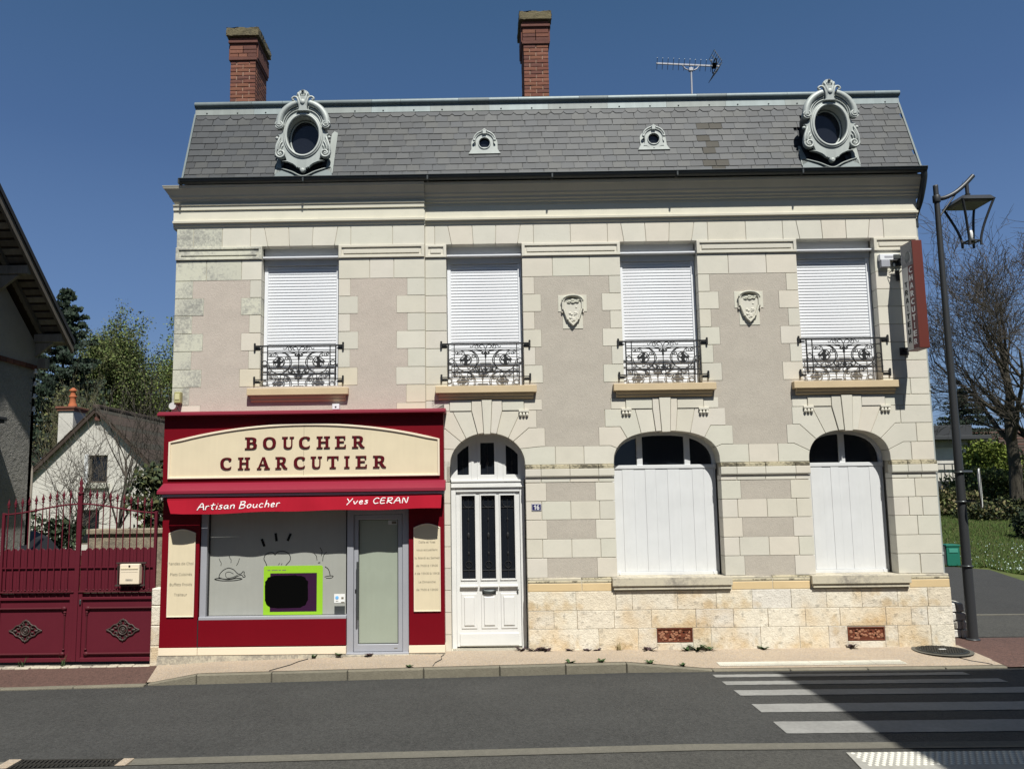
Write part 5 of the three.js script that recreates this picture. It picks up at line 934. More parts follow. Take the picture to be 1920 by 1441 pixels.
// near side: concrete gutter strip and footway with tactile paving, storm drain
const near = structure('near_pavement', sheet(-30, 30, 4.50, 16, 60, 14, (x, z) => roadH(x) + .045 + .012 * clamp(z - 4.5, 0, 30)), M.asphaltOld);
const gut = structure('gutter_strip', sheet(-30, 30, 4.24, 4.515, 120, 4, (x, z) => roadH(x) + [.022, .010, .008, .028, .052][Math.round((z - 4.24) / .275 * 4)]), M.gutterStrip);
{
  const t = part('tactile_slab', sheet(3.30, 9, 4.62, 5.4, 40, 8, (x, z) => [x + (z - 4.62) * -.16 * smooth(3.5, 3.3, x), roadH(x) + .053 + .012 * (z - 4.5), z]), M.tactileDark, near); t.name = 'tactile_paving';
  const dome = new THREE.SphereGeometry(.019, 10, 5, 0, Math.PI * 2, 0, Math.PI / 2); dome.scale(1, .42, 1);
  const pos = []; for (let i = 0; i < 56; i++) for (let j = 0; j < 7; j++) pos.push([3.345 + i * .06 + (j % 2) * .03, 4.650 + j * .052]);
  const im = new THREE.InstancedMesh(dome, M.tactile, pos.length), m4 = new THREE.Matrix4(); pos.forEach(([x, z], i) => { m4.makeTranslation(x, roadH(x) + .053 + .012 * (z - 4.5), z); im.setMatrixAt(i, m4); }); im.name = 'tactile_dome'; im.userData.kind = 'stuff'; shade(im); near.add(im);
  const d = thing('storm_drain', 'long dark iron storm drain grate in the gutter nearest the camera', 'drain', [-4.02, roadH(-4) + .018, 4.39]);
  part('pit', B(-.47, .47, -.02, .004, -.13, .13), M.gasket, d); part('frame', [B(-.50, -.47, -.02, .016, -.15, .15), B(.47, .50, -.02, .016, -.15, .15), B(-.5, .5, -.02, .016, -.15, -.13), B(-.5, .5, -.02, .016, .13, .15)].map(clean), M.manhole, d);
  for (let i = 0; i < 22; i++) { const x = -.45 + i * .043; part('bar', bar([x, .010, -.13], [x + .02, .010, .13], .016, .016), M.manhole, d); }
  part('bar', bar([-.47, .014, 0], [.47, .014, 0], .02, .014), M.manhole, d);
  part('setting_stone', [B(-.62, -.50, -.03, .018, -.15, .15), B(.50, .60, -.03, .018, -.15, .15)].map(clean), M.pave, d);
}
structure('yard', (() => { const g = sheet(-14, -4.9, -9, -.04, 30, 30, (x, z) => -.172 + .06 * smooth(-.3, -6, z)); return g; })(), M.yard);
{ const l = structure('lane_patch', sheet(7.9, 13, -2.72, -.66, 12, 6, (x, z) => -.016), M.asphaltOld); part('edge_strip', RB(9.15, 10.3, -.03, -.008, -2.82, -2.74, .004), M.gutterStrip, l); }
// side lane by the house and its stub of rubble wall
structure('side_lane', (() => { const s = shapeOf([[7.03, .62], [16, .62], [16, 2], [14.2, 4.2], [13.55, 7.6], [14.55, 10.6], [14.1, 11.5], [10.5, 12.3], [6.9, 13.0], [6.9, .62]]); const g = new THREE.ShapeGeometry(s, 6); g.rotateX(-Math.PI / 2); g.translate(0, -.022, 0); return uvMetres(g); })(), M.laneAsphalt);
{
  const wallThing = thing('rubble_wall', 'stub of pale rubble wall behind the lamp post foot beside the house', 'wall', [7.535, -.03, -.72]); const r = rng(77);
  for (let row = 0, y = 0; row < 4; row++) { const h = .115 + .06 * r(); for (let k = 0; k < 3; k++) { let x = -.16 + .03 * r(); while (x < .13) { const w = .10 + .16 * r(), g = new RoundedBoxGeometry(Math.min(w, .17 - x), h - .012, .19, 2, .022), p = g.attributes.position;
    for (let q = 0; q < p.count; q++) { const key = Math.abs(Math.round(p.getX(q) * 53 + p.getY(q) * 71 + p.getZ(q) * 37)) * 29 + row * 131 + k * 17; p.setXYZ(q, p.getX(q) + (LAT[0][key & 4095] - .5) * .016, p.getY(q) + (LAT[1][key & 4095] - .5) * .014, p.getZ(q) + (LAT[2][key & 4095] - .5) * .018); } g.computeVertexNormals();
    g.translate(x + Math.min(w, .17 - x) / 2, y + h / 2, -k * .2 + (r() - .5) * .03); part('stone', uvMetres(g), pick(M.rubble, r), wallThing); x += w + .008; } } y += h; }
  part('fill', B(-.12, .12, -.1, .54, -.45, .05), M.rubble[1], wallThing);
}
// street lamp
{
  const l = thing('street_lamp', 'tall dark grey street lamp with curved arm and open four-legged lantern', 'street lamp', [7.655, -.02, -.44]);
  const T = 7.40;
  part('pole', lathe([[.082, 0], [.082, .02], [.074, .03], [.072, 1.15], [.069, 1.18], [.063, 2.9], [.055, 4.4], [.046, 6.0], [.040, T - .02], [.040, T], [0, T]], 0, 0, 0, 20), M.lamp, l);
  part('base_flange', lathe([[0, 0], [.10, 0], [.10, .015], [.085, .03], [0, .03]], 0, 0, 0, 20), M.lamp, l);
  for (const y of [1.14, 2.15, 2.62]) part('band', lathe([[.074, y - .012], [.088, y - .010], [.088, y + .010], [.074, y + .012]], 0, 0, 0, 18), M.steel, l);
  part('collar', lathe([[.03, 7.10], [.060, 7.11], [.060, 7.22], [.03, 7.23]], 0, 0, 0, 16), M.lamp, l);
  part('arm', tube([[0, 7.17, 0], [.12, 7.18, 0], [.30, 7.26, 0], [.48, 7.40, 0], [.64, 7.56, 0]], .036, 28, 10), M.lamp, l);
  part('stay', rod([.03, 6.86, 0], [.34, 7.27, 0], .014), M.lamp, l);
  part('hanger', [rod([.52, 7.42, 0], [.52, 7.20, 0], .030), rod([.52, 7.24, 0], [.52, 7.15, 0], .045, .03), RB(.42, .62, 7.135, 7.152, -.10, .10, .005)].map(clean), M.lamp, l);
  const cx = .52, yt = 7.08, w = .28;
  const lan = group('lantern', l, [cx, 0, 0]); 
  { const g = new THREE.CylinderGeometry(w * 1.15, w * 1.40, .075, 4, 1); g.rotateY(Math.PI / 4); g.translate(0, yt + .02, 0); part('hood', clean(g.toNonIndexed()), M.lamp, lan); const u = new THREE.CylinderGeometry(w * 1.20, w * 1.05, .04, 4, 1); u.rotateY(Math.PI / 4); u.translate(0, yt - .026, 0); part('reflector', clean(u.toNonIndexed()), M.lampUnder, lan); }
  for (const [sx, sz] of [[1, 1], [1, -1], [-1, 1], [-1, -1]]) part('leg', tube([[sx * w * .93, yt, sz * w * .93], [sx * w * .70, yt - .20, sz * w * .72], [sx * w * .48, yt - .43, sz * w * .48], [sx * w * .35, yt - .62, sz * w * .36], [sx * w * .335, yt - .74, sz * w * .345]], .020, 24, 8), M.lamp, lan);
  part('foot_ring', [bar([-w * .34, yt - .66, -w * .34], [w * .34, yt - .66, -w * .34], .02), bar([-w * .34, yt - .66, w * .34], [w * .34, yt - .66, w * .34], .02), bar([-w * .34, yt - .66, -w * .34], [-w * .34, yt - .66, w * .34], .02), bar([w * .34, yt - .66, -w * .34], [w * .34, yt - .66, w * .34], .02), bar([-w * .34, yt - .66, 0], [w * .34, yt - .66, 0], .02), lathe([[0, yt - .67], [.05, yt - .67], [.05, yt - .62], [0, yt - .62]], 0, 0, 0, 12)].map(clean), M.lamp, lan);
  part('bulb', lathe([[0, yt - .46], [.022, yt - .47], [.030, yt - .52], [.026, yt - .60], [.0, yt - .62]], 0, 0, 0, 14), M.porcelain, lan);
}
{ // a traffic sign on the pole, seen edge-on from here, and its clamp
  const s = thing('road_sign', 'road sign plate on the lamp post seen almost edge-on', 'road sign', [7.80, 2.36, -.44]);
  const g = new THREE.CylinderGeometry(.31, .31, .022, 40); g.rotateZ(Math.PI / 2); g.rotateY(-.60); g.translate(.10, -.02, .10); part('plate', clean(g), M.lamp, s); const e = new THREE.TorusGeometry(.305, .012, 6, 40); e.rotateY(Math.PI / 2 - .60); e.translate(.11, -.02, .095); part('rim', clean(e), M.signWhite, s); part('clamp', [bar([-.12, .25, 0], [.12, .25, -.10], .03), bar([-.12, -.22, 0], [.12, -.22, -.10], .03)].map(clean), M.steel, s);
}
// ---------------------------------------------------------------- iron gate on the left
{
  const g = thing('iron_gate', 'dark red iron double gate with spear-topped bars and board backing', 'gate', [0, 0, -.10]);
  const CX = -6.315;
  const railY = (t) => lerp(2.125, 2.275, smooth(0, 1, 1 - t));         // t 0 at the meeting stile, 1 at the hinge
  for (const s of [-1, 1]) {
    const leaf = group('gate_leaf', g), W = 1.185, X = (u) => CX + s * (.035 + u * W);
    const P = (n, geo, m = M.maroon) => part(n, geo, m, leaf), xs = (a, b) => [Math.min(X(a), X(b)), Math.max(X(a), X(b))];
    const [xa, xb] = xs(0, 1);
    P('sheet_panel', B(xa, xb, -.115, .815, -.012, .0)); P('stile', [RB(...xs(0, .052), -.12, .93, -.02, .03, .006), B(...xs(0, .056), .93, 1.56, -.022, -.006), RB(...xs(.965, 1), -.12, 2.15, -.02, .03, .006)].map(clean));
    P('bottom_rail', RB(xa, xb, -.125, -.065, -.02, .025, .006)); P('lock_rail', [RB(xa, xb, .805, .845, -.02, .028, .006), B(xa, xb, .845, .905, -.02, -.004)].map(clean)); P('mid_rail', RB(xa, xb, .915, .940, -.025, .045, .006), M.maroonDark);
    const rp = []; for (let i = 0; i <= 14; i++) rp.push([X(i / 14), railY(i / 14), .012]);
    P('top_rail', tube(rp, .014, 28, 6)); P('rail', bar([xa, 1.30, .014], [xb, 1.30, .014], .02, .01));
    const n = 10;
    for (let i = 0; i < n; i++) {
      const u = .055 + (i + .5) * .91 / n, x = X(u), top = railY(u) + .16;
      P('bar', [rod([x, .93, .022], [x, top - .06, .022], .0085, .0085, 7), lathe([[0, top - .075], [.018, top - .06], [.019, top - .045], [.010, top - .035], [.026, top - .01], [.012, top + .03], [0, top + .085]], x, 0, .022, 8)].map(clean));
      P('tie', bar([x + .055 * s, .845, .005], [x + .055 * s, .915, .005], .014), M.maroonDark);
      const bx = x, w = .112; P('board', EX([[bx - w / 2 + .003, .935], [bx + w / 2 - .003, .935], [bx + w / 2 - .003, 1.545], ...arcPts(bx, 1.545, w / 2 - .003, .05, 0, Math.PI, 8).slice(1, -1), [bx - w / 2 + .003, 1.545]], -.022, -.006, .002));
      P('crest', [ball(x, .958, .03, .016, 1.3, .8, .8, 7, 5), ball(x + .057, .952, .03, .013, 1, 1, .8, 7, 5)].map(clean), M.maroonDark);
    }
    // raised panel border with collared corners
    const a = .115, y0 = -.005, y1 = .678;
    P('border', [rod([X(a + .03), y1, .018], [X(.97), y1, .018], .017), rod([X(a + .03), y0, .018], [X(.97), y0, .018], .017), rod([X(a), y0 + .05, .012], [X(a), y1 - .05, .012], .010)].map(clean), M.maroonDark);
    P('corner', [ball(X(a + .012), y1, .018, .036, 1.2, .9, .8), ball(X(a), y1 - .06, .015, .024, 1, .8, .8), ball(X(a), y1 - .088, .015, .018, 1, .7, .8), ball(X(a + .012), y0, .018, .036, 1.2, .9, .8), ball(X(a), y0 + .065, .015, .022, 1, .7, .8)].map(clean), M.maroonDark);
    // cast rosette: lozenge of scrolls round a boss
    const rx = s < 0 ? -7.085 : -5.576, ry = .345, R = [], tz = .012;
    { const t = new THREE.TorusGeometry(.068, .014, 6, 24); t.translate(rx, ry, tz); R.push(clean(t)); const t2 = new THREE.TorusGeometry(.036, .009, 6, 16); t2.translate(rx, ry, tz + .006); R.push(clean(t2)); R.push(clean(ball(rx, ry, tz, .026, 1, 1, .7))); }
    for (const a1 of [-1, 1]) { for (const b1 of [-1, 1]) R.push(...[tube([[rx + a1 * .255, ry, tz], [rx + a1 * .19, ry + b1 * .028, tz], [rx + a1 * .14, ry + b1 * .075, tz], [rx + a1 * .085, ry + b1 * .068, tz], [rx + a1 * .095, ry + b1 * .030, tz], [rx + a1 * .13, ry + b1 * .034, tz]], .011, 22, 5), tube([[rx + a1 * .12, ry + b1 * .075, tz], [rx + a1 * .07, ry + b1 * .105, tz], [rx + a1 * .035, ry + b1 * .145, tz], [rx, ry + b1 * .150, tz]], .011, 16, 5), tube(spiral(rx + a1 * .042, ry + b1 * .112, .026, .009, 0, 1.1 * a1, tz, 10), .008, 18, 5)].map(clean)); R.push(clean(ball(rx + a1 * .165, ry, tz, .022, 1.5, .8, .7)), clean(ball(rx, ry + a1 * .158, tz, .014))); }
    P('rosette', R, M.ironBrown);
  }
  part('meeting_post', [RB(CX - .036, CX + .034, -.12, 2.42, -.01, .040, .006), lathe([[0, 2.42], [.036, 2.42], [.042, 2.45], [.024, 2.47], [.036, 2.52], [.018, 2.56], [.030, 2.60], [0, 2.70]], CX, 0, .015, 12)].map(clean), M.maroon, g);
  part('lock_knob', RB(-6.255, -6.225, .735, .815, .02, .055, .012), M.steel, g);
}
{
  const m = thing('letter_box', 'cream metal letter box fixed to the dark red gate', 'letter box', [-5.458, 1.195, -.055]);
  part('case', RB(-.152, .152, -.152, .152, -.03, .075, .010), M.creamEdge, m); part('flap', RB(-.135, .135, .075, .098, .070, .082, .003), M.cream, m); part('slot', B(-.135, .135, .071, .0755, .074, .0765), M.ink, m); part('door_line', B(-.130, .130, .030, .033, .074, .0762), M.inkGrey, m);
  part('lock', (() => { const c = new THREE.CylinderGeometry(.014, .014, .012, 14); c.rotateX(Math.PI / 2); c.translate(0, .125, .078); return clean(c); })(), M.ink, m); part('name_plate', B(-.055, .055, -.10, -.072, .073, .0768), M.sillGrey, m);
  part('bracket', [bar([-.235, .165, .0], [.225, .165, .0], .022, .03), bar([-.245, -.175, .0], [.215, -.175, .0], .022, .03), bar([.20, -.17, .0], [.20, .16, .0], .014), bar([-.21, -.17, .0], [-.21, .16, .0], .014)].map(clean), M.ironBrown, m);
}
{
  const p = thing('gate_post', 'narrow pale stone gate post between the red gate and the shop front', 'post', [-5.01, 0, -.02]); const r = rng(41);
  for (const [y0, y1] of [[-.30, .12], [.12, .42], [.42, .72], [.72, .98]]) part('stone_block', block(rect(-.085, .085, y0, y1), .06, .25, .004, .010), pick(M.plinths, r), p);
}
single('gate_threshold', (() => { const r = rng(8), gs = []; for (let x = -7.7; x < -5.1;) { const w = .10 + .22 * r(), h = -.150 - .010 * r() - .007 * (-5.1 - x), g = RB(x, x + w - .008, -.4, h, -.06 + .05 * r(), .06 + .03 * r(), .018); gs.push(clean(g)); x += w; } return gs; })(), M.sillGrey, 'worn white stone threshold under the dark red gate', 'threshold').userData.kind = 'structure';
// low yard wall behind the gate
single('yard_wall', (() => { const g = sheet(-11, -4.9, 0, 1, 40, 1, (x, z) => [x, z, 0]); return [B(-9.2, -4.9, -.3, 1.52, -6.3, -6.0), RB(-9.22, -4.88, 1.52, 1.64, -6.36, -5.94, .02)].map(clean); })(), M.tanWall, 'low rough tan yard wall behind the dark red gate', 'wall');
{ // car-shaped dark cover: a rounded tarpaulin heap behind the left gate leaf
  const pts = [[-9.6, 0], [-9.6, 1.28], [-9.3, 1.60], [-8.9, 1.68], [-8.45, 1.66], [-8.15, 1.52], [-7.85, 1.20], [-7.6, 1.10], [-7.5, .6], [-7.5, 0]].map(([x, y]) => [x - 1.35, y]);
  single('dark_tarpaulin', EX(new THREE.Shape([...pts.map((p) => new THREE.Vector2(...p))]), -5.0, -3.6, .08), M.gasket, 'dark rounded tarpaulin-covered shape behind the left gate leaf', 'tarpaulin');
}
// ---------------------------------------------------------------- neighbouring house: gable wall running back from the street
{
  const n = thing('neighbour_house', 'shaded grey rendered house with wide timber verge at the left edge', 'house', [-.36, 0, 0]);
  const WX = -9.05, ZB = -3.96, ZR = -.2, yE = 5.644, slope = .838, yAt = (z) => yE + slope * (z > ZR ? (2 * ZR - z) + 4.13 : z + 4.13);
  const wallPts = [[ZB, -.4], [4, -.4], [4, yAt(4) - .25], [ZR, yAt(ZR) - .25], [ZB, yAt(ZB) - .25]];
  const side = (pts, x0, x1, bevel = 0) => { const g = EX(pts.map(([z, y]) => [-z, y]), x0, x1, bevel); g.rotateY(Math.PI / 2); return uvMetres(g.index ? g.toNonIndexed() : g); };  // polygon in (z, y) extruded along x
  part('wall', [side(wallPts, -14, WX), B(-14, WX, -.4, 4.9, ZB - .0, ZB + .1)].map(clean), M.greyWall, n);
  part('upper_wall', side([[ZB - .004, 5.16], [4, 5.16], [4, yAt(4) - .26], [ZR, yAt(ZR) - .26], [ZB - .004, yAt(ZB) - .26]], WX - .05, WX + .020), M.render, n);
  for (let i = 0; i < 30; i++) part('brick', RB(WX - .02, WX + .045, 5.06, 5.155, ZB + i * .215 + .004, ZB + i * .215 + .208, .005), pick(M.bricks), n);
  const roofPoly = (d0, d1, z0 = -4.13) => [[z0, yAt(z0) + d0], [ZR, yAt(ZR) + d0], [4.4, yAt(4.4) + d0], [4.4, yAt(4.4) + d1], [ZR, yAt(ZR) + d1], [z0, yAt(z0) + d1]].reverse();
  part('roof', side(roofPoly(-.02, .07), -14.5, -8.34), M.roofTile, n); part('bargeboard', side(roofPoly(-.20, -.02), -8.42, -8.36), M.oldWood, n); part('verge_tile', side(roofPoly(-.02, .09), -8.44, -8.335), M.slateDark, n);
  // soffit boards run with the slope's level lines (along x), rafters behind the bargeboard
  for (let z = -4.07, k = 0; z < 1.2; z += .145, k++) { const y = yAt(z) - .035, g = RB(-.31, .31, -.010, .010, -.066, .066, .003), b = part('soffit_board', g, k % 3 ? M.oldWood : M.woodPale, n); b.position.set(-8.69, y, z); b.rotation.x = z > ZR ? Math.atan(slope) : -Math.atan(slope); }
  part('rafter', side(roofPoly(-.17, -.05), -8.92, -8.84), M.oldWood, n);
  for (const z of [-3.80, -2.50, -1.1]) { const y = yAt(z) - .215; part('purlin', [RB(-9.0, -8.42, y - .085, y + .085, z - .07, z + .07, .01), EX([[-8.98, y - .10], [-8.60, y - .10], [-8.98, y - .40]].reverse(), z - .04, z + .04, .005)].map(clean), M.woodPale, n); }
  part('corner_block', RB(-8.96, -8.80, 5.08, 5.30, -4.02, -3.84, .01), M.woodPale, n);
  part('drainpipe', [rod([-8.90, 1.2, -3.75], [-8.90, 2.9, -3.75], .022), rod([-8.90, 2.9, -3.75], [-8.90, 3.05, -3.74], .022, .003)].map(clean), M.woodPale, n);
  part('canopy', [RB(-9.0, -8.72, 3.86, 3.92, -2.55, 1, .01), RB(-8.98, -8.74, 3.80, 3.86, -2.50, 1, .01)].map(clean), M.slateDark, n);
  for (const y of [4.98, 4.72, 4.46, 4.19]) { const q = group('insulator', n, [-9.0, y, -3.80]); part('hook', tube([[-.09, -.09, 0], [-.02, -.12, 0], [.03, -.10, 0], [.035, -.03, 0]], .009, 14, 6), M.iron, q); part('cup', lathe([[0, .085], [.020, .082], [.026, .06], [.020, .045], [.030, .03], [.040, -.01], [.030, -.02], [0, -.015]], .035, 0, 0, 14), M.porcelain, q); }
}
// ---------------------------------------------------------------- white cottage beyond the gate
{
  const c = thing('white_cottage', 'small white gabled cottage with brown tiled roof behind the bare trees', 'house', [-15.12, 0, -18]);
  const ap = 5.78, hw = 3.35, ey = 2.45;
  part('wall', [EX([[-hw, -.6], [hw, -.6], [hw, ey], [0, ap], [-hw, ey]], -7, 0, 0, [rect(-.30, .44, 2.93, 4.02).reverse(), rect(-.55, .20, .55, 1.9).reverse()])].map(clean), M.cottageWall, c);
  const sl = Math.atan2(ap - ey, hw), L = Math.hypot(ap - ey, hw) + .45;
  for (const s of [-1, 1]) {
    const pl = group('roof', c); pl.position.set(0, ap + .10, 0); pl.rotation.z = s > 0 ? -sl : Math.PI + sl;
    const q = (n, x0, x1, y0, y1, z0, z1, m) => { const g = B(x0, x1, s > 0 ? y0 : -y1, s > 0 ? y1 : -y0, z0, z1); return part(n, g, m, pl); };
    q('deck', -.05, L, -.06, .0, -7.2, .22, M.roofTile);
    for (let i = 0; i < 16; i++) q('tile_course', L - (i + 1) * L / 16, L - i * L / 16 + .03, .0, .03 + (i % 2) * .008, -7.2, .24, i % 3 ? M.roofTile : M.slateBrown);
    q('verge', -.05, L, -.13, -.06, .12, .22, M.roofTile);
  }
  part('ridge', RB(-.14, .14, ap + .04, ap + .22, -7.2, .25, .06), M.roofTile, c); part('ridge_end', RB(-.10, .10, ap - .42, ap - .02, .02, .12, .02), M.bricks[3], c);
  const w = group('window', c); part('pane', B(-.28, .42, 2.95, 4.0, -.18, -.15), M.glass, w); part('frame', EX(rect(-.31, .45, 2.92, 4.03), -.16, -.10, 0, [rect(-.23, .37, 3.0, 3.95).reverse()]), M.oldWood, w); part('sill', RB(-.42, .56, 2.72, 2.92, -.1, .10, .02), M.stoneDirty[1], w); part('shutter_recess', RB(-.46, -.31, 2.93, 4.05, -.02, .04, .01), M.white, w);
  const w2 = group('window', c); part('pane', B(-.55, .20, .55, 1.9, -.18, -.15), M.glass, w2); part('frame', EX(rect(-.57, .22, .53, 1.92), -.16, -.10, 0, [rect(-.49, .14, .61, 1.84).reverse()]), M.oldWood, w2);
  const ch = group('chimney', c, [-1.95, 0, -1.2]); part('stack', B(-.30, .30, 2.8, 5.92, -1.0, 0), M.cottageWall, ch); part('corbel', [RB(-.36, .36, 5.92, 6.02, -1.06, .06, .01), RB(-.40, .40, 6.02, 6.10, -1.10, .10, .01)].map(clean), M.bricks[0], ch);
  const pot = group('chimney_pot', c, [-1.85, 6.10, -1.5]); part('pot', lathe([[.17, 0], [.16, .12], [.12, .18], [.115, .38], [.15, .42], [.15, .46], [.10, .50], [.10, .66], [.16, .70], [.05, .80], [0, .82]], 0, 0, 0, 16), M.terracotta, pot);
}
// ---------------------------------------------------------------- trees and plants
class Limbs {                                                 // tapered many-sided limbs gathered into one geometry
  constructor() { this.p = []; this.n = []; this.u = []; }
  seg(a, b, ra, rb, sides) {
    const d = b.clone().sub(a), L = d.length(); if (L < 1e-5) return; d.divideScalar(L);
    const s = Math.abs(d.y) < .9 ? new THREE.Vector3(0, 1, 0) : new THREE.Vector3(1, 0, 0), e = s.cross(d).normalize(), f = d.clone().cross(e), ring = [];
    for (let i = 0; i <= sides; i++) { const t = 2 * Math.PI * i / sides, c = Math.cos(t), q = Math.sin(t); ring.push([e.x * c + f.x * q, e.y * c + f.y * q, e.z * c + f.z * q]); }
    const V = (o, r, k) => [o.x + k[0] * r, o.y + k[1] * r, o.z + k[2] * r];
    for (let i = 0; i < sides; i++) { const k = ring[i], l = ring[i + 1], A = V(a, ra, k), Bq = V(a, ra, l), C = V(b, rb, l), D = V(b, rb, k), u0 = i / sides * ra * 6.3, u1 = (i + 1) / sides * ra * 6.3;
      this.p.push(...A, ...Bq, ...C, ...A, ...C, ...D); this.n.push(...k, ...l, ...l, ...k, ...l, ...k); this.u.push(u0, a.y, u1, a.y, u1, a.y + L, u0, a.y, u1, a.y + L, u0, a.y + L); }
  }
  geo() { const g = new THREE.BufferGeometry(); g.setAttribute('position', new THREE.Float32BufferAttribute(this.p, 3)); g.setAttribute('normal', new THREE.Float32BufferAttribute(this.n, 3)); g.setAttribute('uv', new THREE.Float32BufferAttribute(this.u, 2)); return g; }
}
function grow(r, o) {                                         // returns { trunk, branches, twigs, tips }
  const out = { trunk: new Limbs(), branches: new Limbs(), twigs: new Limbs(), tips: [] };
  const rnd = () => r() * 2 - 1;
  const go = (pos, dir, len, rad, lv) => {
    const n = lv === 0 ? 7 : lv < 3 ? 5 : 3, tgt = lv <= 0 ? out.trunk : lv <= 2 ? out.branches : out.twigs; let p = pos.clone(), d = dir.clone(), q = rad; const end = lv === 0 ? rad * .42 : rad * .32;
    for (let i = 0; i < n; i++) {
      d.add(new THREE.Vector3(rnd(), rnd() * .6, rnd()).multiplyScalar(o.wob ?? .16)); d.y += (o.up ?? .05) * (lv > 0 ? 1 : .2); d.normalize();
      const nx = p.clone().addScaledVector(d, len / n), qr = lerp(rad, end, (i + 1) / n); tgt.seg(p, nx, q, qr, lv === 0 ? 10 : lv === 1 ? 7 : lv === 2 ? 5 : 3); p = nx; q = qr;
      if (lv < o.levels) {
        const first = lv === 0 ? (o.clear ?? .35) : .12, f = (i + 1) / n; if (f < first) continue;
        const k = lv === 0 ? (o.n0 ?? 2) : r() < (o.dens ?? .8) ? 1 : 0;
        for (let c = 0; c < k; c++) {
          const ax = new THREE.Vector3(rnd(), rnd(), rnd()).cross(d).normalize(), nd = d.clone().applyAxisAngle(ax, (o.ang ?? .75) * (.65 + .6 * r()));
          go(p, nd, len * (lv === 0 ? lerp(o.l1 ?? .62, (o.l1 ?? .62) * .55, f) : (o.ls ?? .56)) * (.75 + .5 * r()), Math.max(o.rmin ?? .004, qr * (lv === 0 ? .55 : .60)), lv + 1);
        }
      }
    }
    if (lv >= o.levels - 1) out.tips.push(p);
  };
  go(new THREE.Vector3(), new THREE.Vector3(o.lx ?? 0, 1, o.lz ?? 0).normalize(), o.trunk, o.r0, 0);
  for (const [x, z, lx, lz, k] of o.extra ?? []) go(new THREE.Vector3(x, 0, z), new THREE.Vector3(lx, 1, lz).normalize(), o.trunk * k, o.r0 * k, 0);
  return out;
}
const leafGeo = (() => { const g = new THREE.BufferGeometry(); g.setAttribute('position', new THREE.Float32BufferAttribute([0, 0, 0, .5, .38, .10, 0, 1, 0, -.5, .38, .10], 3)); g.setIndex([0, 1, 2, 0, 2, 3]); g.computeVertexNormals(); g.setAttribute('uv', new THREE.Float32BufferAttribute([.5, 0, 1, .4, .5, 1, 0, .4], 2)); return g; })();
const leafMat = new THREE.MeshStandardMaterial({ color: 0xffffff, roughness: .85, side: THREE.DoubleSide });
function leaves(name, parent, pts, size, cols, seed, flat = 0, m = leafMat, geo = leafGeo) {
  const r = rng(seed), im = new THREE.InstancedMesh(geo, m, pts.length), o = new THREE.Object3D(), c = new THREE.Color();
  pts.forEach((p, i) => { o.position.copy(p); o.rotation.set((r() - .5) * (flat ? 1.2 : 6.3), r() * 6.3, (r() - .5) * (flat ? 1.2 : 6.3)); const s = size * (.6 + .8 * r()); o.scale.set(s * (.7 + .4 * r()), s, s); o.updateMatrix(); im.setMatrixAt(i, o.matrix); const k = cols[Math.floor(r() * cols.length)], q = .75 + .5 * r(); c.setRGB(k[0] * q, k[1] * q, k[2] * q); im.setColorAt(i, c); });
  im.name = name; im.userData.kind = 'stuff'; shade(im); parent.add(im); return im;
}
function clumps(r, n, fn, per, rad) { const o = []; for (let i = 0; i < n; i++) { const c = fn(r); if (!c) continue; const q = rad * (.5 + r()); for (let k = 0; k < per; k++) { const v = new THREE.Vector3(r() * 2 - 1, (r() * 2 - 1) * .8, r() * 2 - 1); if (v.lengthSq() > 1) v.normalize(); o.push(c.clone().addScaledVector(v, q)); } } return o; }
function treeThing(name, label, pos, seed, o, grp) {
  const r = rng(seed), t = thing(name, label, 'tree', pos, grp), g = grow(r, o);
  part('trunk', g.trunk.geo(), o.bark ?? M.barks, t); part('branches', g.branches.geo(), o.bark2 ?? M.barks, t); if (g.twigs.p.length) { part('twigs', g.twigs.geo(), o.twig ?? M.twig, t); }
  if (o.leaf) { const pts = []; for (const p of g.tips) for (let k = 0; k < o.leaf.per; k++) pts.push(p.clone().add(new THREE.Vector3(r() * 2 - 1, r() * 2 - 1, r() * 2 - 1).multiplyScalar(o.leaf.rad))); leaves('crown', t, pts, o.leaf.size, o.leaf.cols, seed + 1); }
  return t;
}
function conifer(name, label, pos, seed, H, R, cols, droop) {
  const r = rng(seed), t = thing(name, label, 'tree', pos), tr = new Limbs(), br = new Limbs(), pts = [];
  let a = new THREE.Vector3(), q = H * .016; for (let i = 1; i <= 10; i++) { const b = new THREE.Vector3((r() - .5) * .1, H * i / 10, (r() - .5) * .1); const q1 = H * .016 * (1 - i / 10.3); tr.seg(a, b, q, q1, 8); a = b; q = q1; }
  for (let y = H * .12; y < H * .985; y += H * .030 * (.7 + .6 * r())) { const f = y / H, L = R * Math.pow(1 - f, .82) * (.8 + .4 * r()) + .12, n = Math.max(4, Math.round(5 + 4 * r()));
    for (let k = 0; k < n; k++) { const az = r() * 6.283, l = L * (.65 + .5 * r()), d = new THREE.Vector3(Math.cos(az), -droop + .3 * f, Math.sin(az)).normalize(); let p = new THREE.Vector3(0, y, 0), rr = .02 + .03 * (1 - f);
      for (let s = 0; s < 4; s++) { const nx = p.clone().addScaledVector(d, l / 4); nx.y += s * .02 * l; br.seg(p, nx, rr, rr * .7, 4); rr *= .7; p = nx; const m = Math.round(20 + 26 * l / R); for (let j = 0; j < m; j++) pts.push(p.clone().add(new THREE.Vector3((r() - .5) * l * .34, (r() - .6) * .22 * (.5 + l / R), (r() - .5) * l * .34))); } } }
  part('trunk', tr.geo(), M.barks, t); part('branches', br.geo(), M.twig, t); leaves('crown', t, pts, .17 * Math.pow(H / 14, .5), cols, seed + 5, 1); return t;
}
